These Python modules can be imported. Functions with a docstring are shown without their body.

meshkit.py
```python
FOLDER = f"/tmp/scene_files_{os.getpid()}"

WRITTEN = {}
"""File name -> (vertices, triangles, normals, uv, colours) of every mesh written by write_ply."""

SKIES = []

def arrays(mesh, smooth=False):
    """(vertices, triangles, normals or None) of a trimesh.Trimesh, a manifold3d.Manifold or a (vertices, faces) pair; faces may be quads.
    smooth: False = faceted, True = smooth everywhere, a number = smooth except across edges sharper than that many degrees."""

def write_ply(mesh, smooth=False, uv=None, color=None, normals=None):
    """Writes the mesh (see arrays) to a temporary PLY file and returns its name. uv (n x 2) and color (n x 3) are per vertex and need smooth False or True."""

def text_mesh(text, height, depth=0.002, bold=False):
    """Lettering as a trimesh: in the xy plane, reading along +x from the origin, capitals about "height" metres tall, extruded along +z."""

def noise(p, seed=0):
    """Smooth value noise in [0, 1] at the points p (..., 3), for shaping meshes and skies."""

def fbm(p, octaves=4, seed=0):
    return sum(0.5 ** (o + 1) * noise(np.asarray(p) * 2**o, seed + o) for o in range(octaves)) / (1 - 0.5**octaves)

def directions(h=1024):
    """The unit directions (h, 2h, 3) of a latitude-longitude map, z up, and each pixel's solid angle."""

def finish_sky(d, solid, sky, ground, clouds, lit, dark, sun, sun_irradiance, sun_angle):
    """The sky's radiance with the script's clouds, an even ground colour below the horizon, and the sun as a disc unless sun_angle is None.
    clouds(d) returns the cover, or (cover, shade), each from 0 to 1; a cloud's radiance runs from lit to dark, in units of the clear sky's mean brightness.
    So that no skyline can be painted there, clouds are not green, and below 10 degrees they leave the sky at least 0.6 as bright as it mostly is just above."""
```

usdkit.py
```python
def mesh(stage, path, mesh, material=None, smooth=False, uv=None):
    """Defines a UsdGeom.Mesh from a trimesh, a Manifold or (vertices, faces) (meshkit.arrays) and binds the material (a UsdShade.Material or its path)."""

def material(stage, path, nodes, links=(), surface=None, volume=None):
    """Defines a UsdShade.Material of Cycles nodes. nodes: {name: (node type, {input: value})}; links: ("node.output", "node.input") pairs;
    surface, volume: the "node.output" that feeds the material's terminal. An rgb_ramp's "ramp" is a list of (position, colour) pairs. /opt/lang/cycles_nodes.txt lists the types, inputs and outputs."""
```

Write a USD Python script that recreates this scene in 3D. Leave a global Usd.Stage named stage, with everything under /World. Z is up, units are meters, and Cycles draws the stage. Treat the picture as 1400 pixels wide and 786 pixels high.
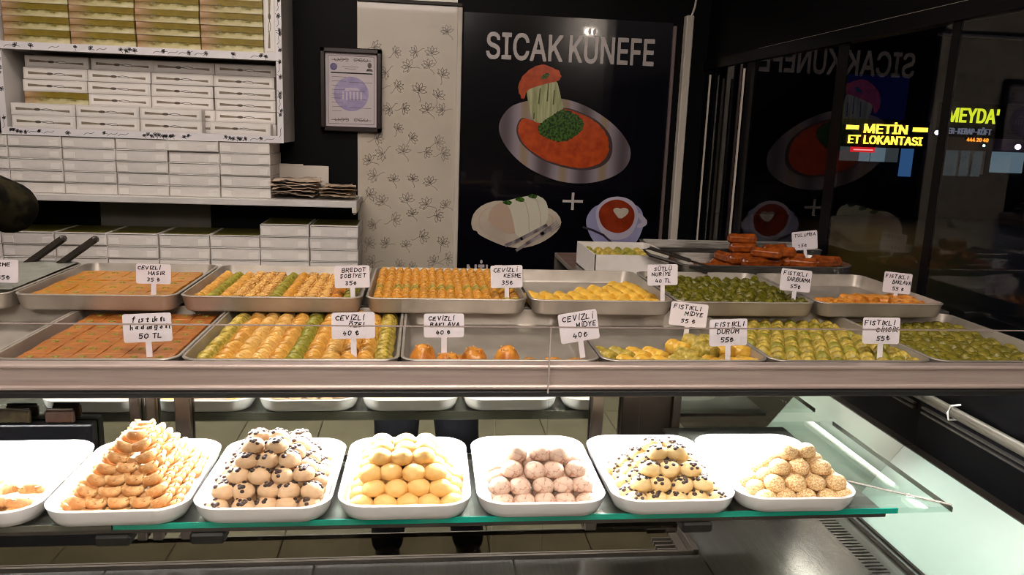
import math, random
import numpy as np, trimesh, manifold3d as m3, usdkit, meshkit
from shapely.geometry import Polygon, LineString
from shapely.ops import unary_union
from pxr import Usd, UsdGeom, UsdLux, UsdShade, Gf, Sdf

stage = Usd.Stage.CreateInMemory()
UsdGeom.SetStageUpAxis(stage, UsdGeom.Tokens.z)
UsdGeom.SetStageMetersPerUnit(stage, 1.0)
UsdGeom.Xform.Define(stage, '/World')
PI = math.pi

# ------------------------------------------------------------------ camera, night air, lamps' strength, exposure
EXPOSURE = 0.0
PANEL = 16.0          # ceiling panels' radiance
SPOT = 1500.0         # small ceiling spotlights
LED = 480.0           # white LED tubes inside the showcase
NIGHT = 0.004
pitch, yaw, roll = math.radians(11.298), math.radians(6.746), math.radians(2.076)
fw = np.array([math.sin(yaw) * math.cos(pitch), math.cos(yaw) * math.cos(pitch), -math.sin(pitch)])
rt0 = np.array([math.cos(yaw), -math.sin(yaw), 0]); up0 = np.cross(rt0, fw)
rt = math.cos(roll) * rt0 + math.sin(roll) * up0
up = -math.sin(roll) * rt0 + math.cos(roll) * up0
cam = UsdGeom.Camera.Define(stage, '/World/camera')
cam.AddTransformOp().Set(Gf.Matrix4d(*rt, 0, *up, 0, *(-fw), 0, 0, 0, 1.6, 1))
cam.CreateHorizontalApertureAttr(36.0); cam.CreateVerticalApertureAttr(36.0 * 786 / 1400)
cam.CreateFocalLengthAttr(36.0 * 1080 / 1400)
cam.CreateClippingRangeAttr(Gf.Vec2f(0.02, 200)); cam.CreateExposureAttr(EXPOSURE)
dome = UsdLux.DomeLight.Define(stage, '/World/night_sky')
dome.CreateIntensityAttr(NIGHT); dome.CreateColorAttr(Gf.Vec3f(0.35, 0.45, 1.0))


# ------------------------------------------------------------------ helpers
def c(r, g, b):
    return tuple(((v / 255 + 0.055) / 1.055) ** 2.4 if v > 10 else v / 255 / 12.92 for v in (r, g, b))


def mat(name, nodes, links, surface):
    return usdkit.material(stage, '/World/Looks/' + name, nodes, links, surface=surface)


def pm(name, a, b=None, rough=0.5, metal=0.0, scale=30.0, detail=3.0, lo=0.35, hi=0.65, bump=0.0, bscale=None, bdist=0.002, rnd=0.0, squash=(1, 1, 1), coat=0.0, spec=0.5, sss=0.0):
    """principled material: colour a (mottled with b by noise), optional bump, per-object brightness spread rnd"""
    n = {'p': ('principled_bsdf', {'roughness': rough, 'metallic': metal, 'base_color': a, 'coat_weight': coat, 'specular_ior_level': spec})}
    l = []
    if b is not None or bump:
        n['tc'] = ('texture_coordinate', {}); n['mp'] = ('mapping', {'scale': squash}); l.append(('tc.object', 'mp.vector'))
    src = None
    if b is not None:
        n['n'] = ('noise_texture', {'scale': scale, 'detail': detail})
        n['r'] = ('rgb_ramp', {'ramp': [(lo, a), (hi, b)]})
        l += [('mp.vector', 'n.vector'), ('n.fac', 'r.fac')]
        src = 'r.color'
    if rnd:
        n['oi'] = ('object_info', {}); n['mr'] = ('map_range', {'value': 0, 'from_min': 0, 'from_max': 1, 'to_min': 1 - rnd, 'to_max': 1 + rnd})
        n['h'] = ('hsv', {'color': a}); l += [('oi.random', 'mr.value'), ('mr.result', 'h.value')]
        if src: l.append((src, 'h.color'))
        src = 'h.color'
    if src: l.append((src, 'p.base_color'))
    if bump:
        n['bn'] = ('noise_texture', {'scale': bscale or scale, 'detail': 4}); n['bu'] = ('bump', {'strength': bump, 'distance': bdist})
        l += [('mp.vector', 'bn.vector'), ('bn.fac', 'bu.height'), ('bu.normal', 'p.normal')]
    if sss:
        n['p'][1].update(subsurface_weight=sss, subsurface_scale=0.004)
    return mat(name, n, l, 'p.BSDF')


def emit(name, col, s):
    return mat(name, {'e': ('emission', {'color': col, 'strength': s})}, [], 'e.emission')


def glass(name, tint=(1, 1, 1), ior=1.5, rough=0.0):
    return mat(name, {'t': ('transparent_bsdf', {'color': tint}), 'g': ('glossy_bsdf', {'color': (1, 1, 1), 'roughness': rough}), 'f': ('fresnel', {'IOR': ior}), 'b': ('geometry', {}), 'i': ('math', {'math_type': 'subtract', 'value1': 1.0}), 'x': ('math', {'math_type': 'multiply'}), 'm': ('mix_closure', {})},
               [('b.backfacing', 'i.value2'), ('f.fac', 'x.value1'), ('i.value', 'x.value2'), ('x.value', 'm.fac'), ('t.BSDF', 'm.closure1'), ('g.BSDF', 'm.closure2')], 'm.closure')


used = {}


def numbered(parent, name):
    k = (str(parent), name); i = used.get(k, 0); used[k] = i + 1
    return f'{parent}/{name}' + (f'_{i:03d}' if i else '')


def meta(prim, label=None, cat=None, group=None, kind=None):
    for k, v in (('label', label), ('category', cat), ('group', group), ('kind', kind)):
        if v: prim.SetCustomDataByKey(k, v)
    return prim


def mtx(loc=(0, 0, 0), rz=0.0, rx=0.0, ry=0.0, s=1.0):
    R = trimesh.transformations.euler_matrix(math.radians(rx), math.radians(ry), math.radians(rz), 'sxyz')
    if np.ndim(s) == 0: s = (s, s, s)
    R = R @ np.diag([*s, 1.0]); R[:3, 3] = loc
    return R


def thing(name, label, cat, M=None, group=None, kind=None):
    x = UsdGeom.Xform.Define(stage, numbered('/World', name))
    M = mtx() if M is None else M
    x.AddTransformOp().Set(Gf.Matrix4d(M.T.tolist()))
    meta(x.GetPrim(), label, cat, group, kind)
    return str(x.GetPath())


def part(parent, name, mesh, m, smooth=False, label=None, kind=None):
    p = numbered(parent, name)
    g = usdkit.mesh(stage, p, mesh, m, smooth=smooth)
    meta(g.GetPrim(), label=label, kind=kind)
    return p


def parts(parent, name, meshes, m, **k):
    for q in meshes: part(parent, name, q, m, **k)


def solo(name, mesh, m, label, cat, smooth=False, group=None, kind=None):
    g = usdkit.mesh(stage, numbered('/World', name), mesh, m, smooth=smooth)
    meta(g.GetPrim(), label, cat, group, kind)
    return str(g.GetPath())


def struct(name, mesh, m, smooth=False):
    g = usdkit.mesh(stage, numbered('/World', name), mesh, m, smooth=smooth)
    meta(g.GetPrim(), kind='structure')
    return str(g.GetPath())


firsts = {}


def place(key, builder, name, label, cat, M, group=None):
    """the first call builds the thing with its parts, later ones reference it"""
    if key not in firsts:
        t = thing(name, label, cat, M, group); builder(t); firsts[key] = t
        return t
    x = UsdGeom.Xform.Define(stage, numbered('/World', name))
    x.GetPrim().GetReferences().AddInternalReference(firsts[key])
    x.MakeMatrixXform().Set(Gf.Matrix4d(M.T.tolist()))
    x.GetPrim().SetInstanceable(True)
    meta(x.GetPrim(), label, cat, group)
    return str(x.GetPath())


cat_ = trimesh.util.concatenate


def box(x0, x1, y0, y1, z0, z1, ch=0.0):
    lo, hi = np.array([x0, y0, z0], float), np.array([x1, y1, z1], float)
    if not ch:
        return trimesh.creation.box(bounds=[lo, hi])
    pts = []
    for sx in (0, 1):
        for sy in (0, 1):
            for sz in (0, 1):
                p = np.where([sx, sy, sz], hi, lo); d = np.where([sx, sy, sz], -ch, ch)
                for k in range(3):
                    q = p + d; q[k] = p[k]; pts.append(q)
    return trimesh.convex.convex_hull(np.array(pts))


def rrect(w, d, r, n=6):
    r = max(min(r, w / 2 - 1e-4, d / 2 - 1e-4), 1e-4); p = []
    for cx, cy, a in ((w / 2 - r, d / 2 - r, 0), (-w / 2 + r, d / 2 - r, 90), (-w / 2 + r, -d / 2 + r, 180), (w / 2 - r, -d / 2 + r, 270)):
        for k in range(n + 1):
            t = math.radians(a + 90 * k / n); p.append((cx + r * math.cos(t), cy + r * math.sin(t)))
    return np.array(p)


def loft(rings, cap0=True, cap1=True, closed=True):
    """rings: list of (n,3) arrays"""
    n = len(rings[0]); v = np.vstack(rings); f = []
    for i in range(len(rings) - 1):
        for k in range(n if closed else n - 1):
            a, b = i * n + k, i * n + (k + 1) % n
            f += [(a, b, b + n), (a, b + n, a + n)]
    for on, i, flip in ((cap0, 0, True), (cap1, len(rings) - 1, False)):
        if on:
            v = np.vstack([v, rings[i].mean(0)]); m = len(v) - 1
            for k in range(n):
                a, b = i * n + k, i * n + (k + 1) % n
                f.append((b, a, m) if flip else (a, b, m))
    return trimesh.Trimesh(v, np.array(f), process=False)


def dish(w, d, r, prof, n=6):
    """prof: (inset, z) pairs from the outer bottom over the rim to the inner bottom"""
    return loft([np.c_[rrect(w - 2 * i, d - 2 * i, r - i * 0.7, n), np.full(4 * (n + 1), z)] for i, z in prof])


def tube(pts, r, n=8, cap=True):
    pts = np.array(pts, float); rings = []
    r = np.broadcast_to(r, len(pts))
    ref = np.array([0, 0, 1.0])
    for i, p in enumerate(pts):
        t = pts[min(i + 1, len(pts) - 1)] - pts[max(i - 1, 0)]; t /= np.linalg.norm(t)
        a = np.cross(t, ref if abs(t[2]) < 0.9 else np.array([1.0, 0, 0])); a /= np.linalg.norm(a); b = np.cross(t, a)
        th = np.arange(n) * 2 * PI / n
        rings.append(p + r[i] * (np.cos(th)[:, None] * a + np.sin(th)[:, None] * b))
    return loft(rings, cap, cap)


def lump(rx, ry, rz, seed=0, amp=0.12, freq=2.2, sub=2, flat=-0.55):
    s = trimesh.creation.icosphere(subdivisions=sub); v = s.vertices.copy()
    k = 1 + amp * (meshkit.fbm(v * freq + 7 + seed * 3.7, 3, seed) - 0.5) * 2
    v = v * k[:, None]; v[:, 2] = np.maximum(v[:, 2], flat)
    v *= (rx, ry, rz); v[:, 2] -= v[:, 2].min()
    return trimesh.Trimesh(v, s.faces, process=False)


def rollmesh(r, L, seed=0, ridges=5, amp=0.12, noise=0.1, flute=0, n=14, m=14, rz=None):
    """a pastry roll lying along y, base at z=0"""
    rings = []
    for i in range(m + 1):
        u = i / m; e = min(1, math.sqrt(max(0.0, 1 - (abs(2 * u - 1)) ** 6)) + 0.25) if i not in (0, m) else 0.35
        rr = r * e * (1 + amp * math.cos(u * ridges * 2 * PI))
        th = np.arange(n) * 2 * PI / n
        q = np.c_[np.cos(th), np.full(n, 0.0), np.sin(th)]
        k = 1 + noise * (meshkit.fbm(q * 2 + [seed * 5.1, u * 5, 3], 2, seed) - 0.5) * 2 + (flute * np.cos(th * 7) if flute else 0)
        rings.append(np.c_[rr * k * np.cos(th), np.full(n, (u - 0.5) * L), (rz or r) / r * rr * k * np.sin(th)])
    t = loft(rings[::-1]); v = t.vertices.copy(); v[:, 2] = np.maximum(v[:, 2], -0.75 * (rz or r)); v[:, 2] -= v[:, 2].min()
    return trimesh.Trimesh(v, t.faces, process=False)


def chaikin(p, k=2, closed=True):
    p = np.array(p, float)
    for _ in range(k):
        q = np.roll(p, -1, 0) if closed else p[1:]
        a = p if closed else p[:-1]
        r = np.empty((2 * len(a), 2)); r[0::2] = 0.75 * a + 0.25 * q; r[1::2] = 0.25 * a + 0.75 * q
        p = r if closed else np.vstack([p[:1], r, p[-1:]])
    return p


def flatpoly(poly, y, th, smooth=0):
    """polygon given in (x, z) as a thin sheet facing -y whose front is at y - th"""
    g = poly if hasattr(poly, 'geom_type') else Polygon(chaikin(poly, smooth) if smooth else poly)
    g = g.buffer(0)
    ms = [trimesh.creation.extrude_polygon(q, th, engine='earcut') for q in getattr(g, 'geoms', [g]) if q.area > 1e-9]
    m = cat_(ms); v = m.vertices.copy()
    m.vertices = np.c_[v[:, 0], y - v[:, 2], v[:, 1]]; m.faces = m.faces[:, ::-1] if False else m.faces
    m.fix_normals()
    return m


def strokes(lines, w, y=0.0, th=0.0004):
    """pen strokes in (x, z) as flat ribbons facing -y"""
    out = []
    for ln in lines:
        ln = np.array(ln, float)
        for a, b in zip(ln[:-1], ln[1:]):
            d = b - a; L = np.linalg.norm(d)
            if L < 1e-7: continue
            d /= L; nrm = np.array([-d[1], d[0]]) * w / 2; e = d * w * 0.35
            q = [a - e - nrm, b + e - nrm, b + e + nrm, a - e + nrm]
            v = np.array([[p[0], y, p[1]] for p in q] + [[p[0], y - th, p[1]] for p in q])
            f = [(4, 5, 6), (4, 6, 7), (0, 1, 5), (0, 5, 4), (1, 2, 6), (1, 6, 5), (2, 3, 7), (2, 7, 6), (3, 0, 4), (3, 4, 7)]
            out.append(trimesh.Trimesh(v, f, process=False))
    return cat_(out)


# ------------------------------------------------------------------ handwriting: strokes on a 4 x 6 grid
G = {
 'A': ['0,0 2,6 4,0', '0.8,2.2 3.2,2.2'], 'B': ['0,0 0,6 2.6,6 3.4,4.8 2.4,3.2 0,3.2', '2.4,3.2 3.8,1.8 2.8,0 0,0'], 'C': ['4,5 2.6,6 0.6,5 0,3 0.6,1 2.4,0 4,0.8'],
 'D': ['0,0 0,6 2,6 3.8,4.4 3.8,1.6 2,0 0,0'], 'E': ['3.6,6 0.2,5.8 0,3 0,0 3.6,0.2', '0,3 2.8,3.1'], 'F': ['3.6,6 0,6 0,0', '0,3.1 2.8,3.1'], 'G': ['4,5 2,6 0,3 2,0 4,1 4,2.6 2.4,2.6'],
 'H': ['0,0 0,6', '4,0 4,6', '0,3 4,3'], 'I': ['1.2,0 1.2,6'], 'K': ['0,0 0,6', '3.6,6 0,2.8 3.8,0'], 'L': ['0,6 0,0 3.4,0.2'], 'M': ['0,0 0,6 2,2.4 4,6 4,0'], 'N': ['0,0 0,6 4,0 4,6'],
 'O': ['2,0 0.2,1.4 0.2,4.6 2,6 3.8,4.6 3.8,1.4 2,0'], 'P': ['0,0 0,6 2.8,6 3.6,4.6 2.6,3 0,3'], 'R': ['0,0 0,6 2.8,6 3.6,4.6 2.6,3.2 0,3.2', '1.6,3.2 3.8,0'],
 'S': ['3.8,5.2 2.4,6 0.4,5 0.8,3.6 3.2,2.6 3.6,1 2,0 0.2,0.8'], 'T': ['0,6 4,6', '2,6 2,0'], 'U': ['0,6 0.2,1.2 2,0 3.8,1.2 4,6'], 'V': ['0,6 2,0 4,6'], 'Y': ['0,6 2,3 4,6', '2,3 2,0'], 'Z': ['0,6 4,6 0,0 4,0'],
 '0': ['2,0 0.3,1.4 0.3,4.6 2,6 3.7,4.6 3.7,1.4 2,0'], '1': ['0.8,4.6 2.2,6 2.2,0'], '2': ['0.2,4.8 2,6 3.6,4.6 0,0 4,0.2'], '3': ['0.2,5.6 2,6 3.4,4.8 1.6,3.2 3.8,1.8 2,0 0.2,0.6'], '4': ['1.4,6 0.2,2.2 4,2.4', '2.8,4 2.6,0'],
 '5': ['3.8,6 0.6,6 0.4,3.4 2.6,3.6 3.8,2 2.6,0.2 0.2,0.4'], '6': ['3.4,6 1,4 0.4,1.6 2,0 3.6,1.4 2.2,3 0.6,2.2'], '-': ['0.6,3 3.4,3'], '\u20ba': ['1.4,6 1.4,0.4 3,0.6 4,2.6', '0.2,2.8 3,4', '0.2,4 3,5.2'],
 'f': ['3,5.6 2,6 1.4,4.6 1.2,-0.6', '0.4,3.4 2.6,3.6'], '\u0131': ['1.8,3.6 1.6,0.2 2.6,0.2'], 's': ['3,3.4 1.4,3.4 2.8,1.2 1,0'], 't': ['2,5.4 1.6,0.4 3,0.2', '0.6,3.8 3.2,3.8'], 'k': ['1,6 0.8,0', '3,3.4 1,1.8 3.2,0'],
 'l': ['1.8,0.4 2.4,5.8 1.4,4.4 1.4,0.6 2.8,0.2'], 'h': ['0.8,6 0.6,0', '0.7,2.2 2.4,3.4 3,0'], 'a': ['3,3.4 1,3 0.8,0.6 2.4,0.6 3,3.4 3.2,0'], 'd': ['3,3 1,3 0.8,0.4 2.6,0.6 3.2,6 3.2,0'], 'm': ['0.2,0 0.4,3.4', '0.4,2.4 1.6,3.4 1.8,0', '1.8,2.4 3.2,3.4 3.6,0'],
 'o': ['2,0 0.8,1.6 2,3.4 3.2,1.8 2,0'], 'g': ['3,3.2 1,3 1,0.8 2.8,1 3,3.2 2.8,-1.6 1,-1.4'],
}
DOTS = {'\u0130': ('I', [(1.2, 7.4)]), '\u00d6': ('O', [(1, 7.3), (3, 7.3)]), '\u00dc': ('U', [(1, 7.3), (3, 7.3)])}
TAIL = {'\u00c7': 'C', '\u015e': 'S'}


def write(text, h, seed=0, jit=0.3, slant=0.12, adv=5.6):
    """handwritten line: polylines in (x, z), capitals h tall, from the origin; returns (lines, width)"""
    rnd = random.Random(seed); k = h / 6.0; x = 0.0; out = []
    for ch in text:
        if ch == ' ': x += 3.2 * k; continue
        extra = []
        if ch in DOTS:
            ch, dd = DOTS[ch]
            for a, b in dd: extra.append([(a, b), (a + 0.5, b + 0.4)])
        if ch in TAIL: ch = TAIL[ch]; extra.append([(2, 0), (2.4, -1), (1.4, -1.5)])
        dy = rnd.uniform(-0.5, 0.5); sc = rnd.uniform(0.9, 1.08)
        for s in [[tuple(map(float, q.split(','))) for q in st.split()] for st in G[ch]] + extra:
            out.append([(x + k * (sc * a + slant * b + rnd.uniform(-jit, jit)), k * (b * sc + dy + rnd.uniform(-jit, jit))) for a, b in s])
        x += (adv * 0.55 if ch in 'I\u0131l' else adv) * k
        if ch == 'I': pass
    return out, x


# ------------------------------------------------------------------ looks
M_STEEL = mat('brushed_steel', {'tc': ('texture_coordinate', {}), 'mp': ('mapping', {'scale': (3, 60, 60)}), 'n': ('noise_texture', {'scale': 8, 'detail': 4}), 'r': ('map_range', {'value': 0, 'from_min': 0.3, 'from_max': 0.7, 'to_min': 0.26, 'to_max': 0.4}),
   'n2': ('noise_texture', {'scale': 6, 'detail': 5}), 'cr': ('rgb_ramp', {'ramp': [(0.35, c(150, 146, 140)), (0.65, c(182, 178, 172))]}), 'p': ('principled_bsdf', {'metallic': 0.95})},
   [('tc.object', 'mp.vector'), ('mp.vector', 'n.vector'), ('n.fac', 'r.value'), ('r.result', 'p.roughness'), ('tc.object', 'n2.vector'), ('n2.fac', 'cr.fac'), ('cr.color', 'p.base_color')], 'p.BSDF')
M_ALU = pm('worn_aluminium', c(160, 152, 141), c(182, 174, 163), rough=0.42, metal=0.55, scale=14, bump=0.06, bscale=90)
M_LIP = pm('fascia_steel', c(186, 166, 158), c(200, 182, 174), rough=0.34, metal=0.35, scale=9, squash=(1, 20, 20))
M_DECK = pm('deck_steel', c(186, 182, 178), c(200, 196, 190), rough=0.2, metal=0.95, scale=10, squash=(30, 1, 1))
M_BLACK = pm('black_gloss', c(7, 7, 9), rough=0.3, spec=0.15)
M_GASKET = pm('black_rubber', c(16, 16, 16), rough=0.6)
M_DARKMETAL = pm('dark_bronze_metal', c(40, 34, 30), c(48, 42, 37), rough=0.4, metal=0.2, scale=20, spec=0.3)
M_DARKPANEL = pm('dark_underpanel', c(84, 78, 74), c(92, 86, 82), rough=0.4, metal=0.4, scale=12)
M_PLATE = pm('white_melamine', c(240, 238, 236), rough=0.25, coat=0.3)
M_WHITEPLASTIC = pm('white_tag_plastic', c(225, 218, 222), rough=0.35)
M_INK = pm('black_ink', c(18, 16, 18), rough=0.6)
M_CARD = pm('white_card', c(214, 208, 202), c(222, 216, 210), rough=0.55, scale=25, rnd=0.04)
M_CARDTAB = pm('white_card_tab', c(230, 225, 219), rough=0.5)
M_PRINT = pm('taupe_print', c(120, 110, 92), c(140, 128, 108), rough=0.5, scale=60)
M_PRINTDARK = pm('dark_knot_print', c(88, 78, 66), rough=0.5)
M_OLIVE = pm('olive_box_top', c(104, 98, 34), c(78, 74, 28), rough=0.4, scale=30)
M_WHITEPAINT = pm('white_shelf_paint', c(214, 210, 206), c(204, 200, 194), rough=0.5, scale=6)
M_EDGE = pm('white_edge_film', c(228, 224, 226), rough=0.35)
M_VINE = pm('black_vine_print', c(46, 44, 48), rough=0.4)
M_WALLPAPER = pm('cream_wallpaper', c(198, 187, 169), c(204, 193, 176), rough=0.3, scale=4, coat=0.25)
M_MOTIF = pm('grey_motif_print', c(100, 93, 88), c(140, 131, 121), rough=0.35, scale=12)
M_TRIM = pm('cream_plastic_trim', c(206, 196, 182), rough=0.4)
M_BLACKWALL = pm('black_wall', c(4, 4, 5), c(6, 6, 8), rough=0.5, scale=5, spec=0.12)
M_POSTERBG = pm('poster_black', c(5, 4, 8), c(8, 7, 18), rough=0.16, scale=3, spec=0.3, coat=0.5)
M_PTEXT = pm('poster_white', c(196, 186, 182), rough=0.25)
M_PMETAL = mat('poster_plate_grey', {'tc': ('texture_coordinate', {}), 'w': ('wave_texture', {'scale': 2.2, 'distortion': 2.5, 'detail': 1}), 'r': ('rgb_ramp', {'ramp': [(0, c(96, 84, 88)), (0.45, c(140, 128, 136)), (0.8, c(160, 148, 156)), (1, c(156, 134, 108))]}), 'p': ('principled_bsdf', {'roughness': 0.25})},
   [('tc.object', 'w.vector'), ('w.fac', 'r.fac'), ('r.color', 'p.base_color')], 'p.BSDF')
M_PORANGE = pm('poster_orange', c(204, 82, 22), c(176, 60, 14), rough=0.25, scale=40)
M_PGREEN = pm('poster_green', c(66, 110, 28), c(24, 48, 12), rough=0.25, scale=120, lo=0.42, hi=0.58)
M_PCHEESE = pm('poster_cheese', c(196, 196, 150), c(150, 156, 104), rough=0.25, scale=30, squash=(3, 1, 0.4))
M_PCREAM = pm('poster_cream', c(206, 194, 176), c(190, 176, 158), rough=0.25, scale=12)
M_PCREAM2 = pm('poster_cream_pale', c(216, 212, 190), rough=0.25)
M_PBEIGE = pm('poster_beige', c(196, 170, 148), rough=0.25)
M_PBLUE = pm('poster_lilac', c(150, 148, 190), c(170, 168, 200), rough=0.25, scale=9)
M_PCUP = pm('poster_cup_white', c(196, 188, 204), rough=0.25)
M_PCOFFEE = pm('poster_coffee', c(156, 56, 22), c(130, 40, 14), rough=0.25, scale=25)
M_PSILVER = pm('poster_silver', c(170, 160, 160), c(90, 80, 84), rough=0.25, scale=30)
M_GLASS = glass('window_glass', (0.96, 0.97, 0.97), 1.4)
M_FRONTGLASS = glass('showcase_glass', (0.985, 0.99, 0.985), 1.25)
M_SHELFGLASS = glass('shelf_glass', (0.93, 0.97, 0.95), 1.5)
M_TEAL = pm('glass_edge_teal', c(16, 140, 118), c(30, 170, 146), rough=0.1, scale=5, squash=(1, 8, 8))
M_GREYEDGE = pm('glass_edge_grey', c(88, 88, 78), rough=0.15)
M_GLASSTOP = pm('glass_top_edge', c(142, 128, 122), rough=0.3)
M_MIRROR = mat('mirror', {'g': ('glossy_bsdf', {'color': (0.62, 0.63, 0.58), 'roughness': 0.0})}, [], 'g.BSDF')
M_MINT = pm('mint_white_panel', c(166, 184, 174), c(158, 177, 166), rough=0.3, scale=3, coat=0.2)
M_FLOORTILE = pm('beige_floor_tile', c(150, 146, 124), c(138, 134, 114), rough=0.35, scale=7, rnd=0.05)
M_GROUT = pm('dark_grout', c(70, 64, 54), rough=0.8)
M_CEIL = pm('ceiling_paint', c(150, 142, 132), rough=0.8)
M_SHOPWALL = pm('shop_wall', c(74, 68, 62), rough=0.7)
M_LEDW = emit('led_white', (1.0, 0.98, 0.95), LED)
M_LEDSIDE = emit('led_white_side', (1.0, 0.98, 0.95), LED * 0.10)
M_PANEL = emit('panel_light', (1.0, 0.88, 0.80), PANEL)
M_SPOT = emit('spot_bulb', (1.0, 0.84, 0.7), SPOT)
# food
F_SEMO = pm('semolina_brown', c(172, 108, 48), c(148, 82, 32), rough=0.3, scale=60, rnd=0.06, bump=0.3, bscale=160, bdist=0.0015)
F_SEMO2 = pm('semolina_orange', c(180, 120, 20), c(158, 94, 12), rough=0.28, scale=60, rnd=0.06, bump=0.3, bscale=160, bdist=0.0015)
F_PIST = pm('ground_pistachio', c(136, 132, 44), c(112, 114, 34), rough=0.6, scale=300, bump=0.5, bscale=500)
F_GOLD = pm('golden_filo', c(214, 164, 78), c(188, 128, 44), rough=0.32, scale=90, rnd=0.08, bump=0.4, bscale=220, bdist=0.002)
F_PALE = pm('pale_filo', c(220, 178, 100), c(200, 148, 66), rough=0.34, scale=90, rnd=0.07, bump=0.4, bscale=260, bdist=0.002)
F_GOLD2 = pm('deep_gold_filo', c(212, 158, 62), c(184, 122, 34), rough=0.34, scale=110, rnd=0.08, bump=0.4, bscale=240, bdist=0.002)
F_GREEN = pm('pistachio_roll', c(154, 144, 50), c(116, 114, 28), rough=0.4, scale=130, rnd=0.1, bump=0.5, bscale=260, bdist=0.002)
F_GREENMIX = pm('pistachio_gold_roll', c(196, 170, 78), c(138, 122, 38), rough=0.36, scale=110, lo=0.4, hi=0.6, rnd=0.08, bump=0.5, bscale=260, bdist=0.002)
F_DARKGREEN = pm('dark_pistachio', c(112, 104, 26), c(64, 66, 12), rough=0.25, scale=120, rnd=0.16, bump=0.6, bscale=240, bdist=0.003)
F_OLIVEGREEN = pm('olive_pistachio', c(136, 122, 40), c(84, 82, 18), rough=0.3, scale=120, rnd=0.14, bump=0.6, bscale=240, bdist=0.003)
F_YELLOW = pm('yellow_filo', c(226, 184, 76), c(204, 150, 42), rough=0.3, scale=50, rnd=0.05, bump=0.4, bscale=160, bdist=0.002)
F_ORANGE = pm('orange_filo', c(208, 142, 58), c(178, 98, 28), rough=0.3, scale=80, rnd=0.08, bump=0.4, bscale=200, bdist=0.002)
F_TULUMBA = pm('syrup_brown', c(146, 72, 24), c(100, 44, 14), rough=0.16, scale=50, rnd=0.15)
F_COOKIE = pm('buff_cookie', c(218, 184, 146), c(208, 170, 130), rough=0.6, scale=40, rnd=0.04, bump=0.15, bscale=250)
F_COOKIEG = pm('golden_cookie', c(236, 196, 124), c(222, 170, 92), rough=0.55, scale=25, rnd=0.04, bump=0.12, bscale=250)
F_CHOC = pm('dark_chocolate', c(54, 36, 32), rough=0.4)
F_CRACK = mat('crackled_cookie', {'tc': ('texture_coordinate', {}), 'n': ('noise_texture', {'scale': 70, 'detail': 3}), 'dv': ('mix', {'mix_type': 'linear_light', 'fac': 0.012}), 'v': ('voronoi_texture', {'feature': 'distance_to_edge', 'scale': 70}), 'n2': ('noise_texture', {'scale': 130, 'detail': 4}), 'ad': ('math', {'math_type': 'multiply_add', 'value2': 0.35}),
   'r': ('rgb_ramp', {'ramp': [(0.0, c(150, 96, 80)), (0.17, c(186, 138, 116)), (0.24, c(220, 188, 166)), (1, c(232, 208, 190))]}), 'p': ('principled_bsdf', {'roughness': 0.7})},
   [('tc.object', 'n.vector'), ('tc.object', 'n2.vector'), ('tc.object', 'dv.color1'), ('n.color', 'dv.color2'), ('dv.color', 'v.vector'), ('n2.fac', 'ad.value1'), ('v.distance', 'ad.value3'), ('ad.value', 'r.fac'), ('r.color', 'p.base_color')], 'p.BSDF')
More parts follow.
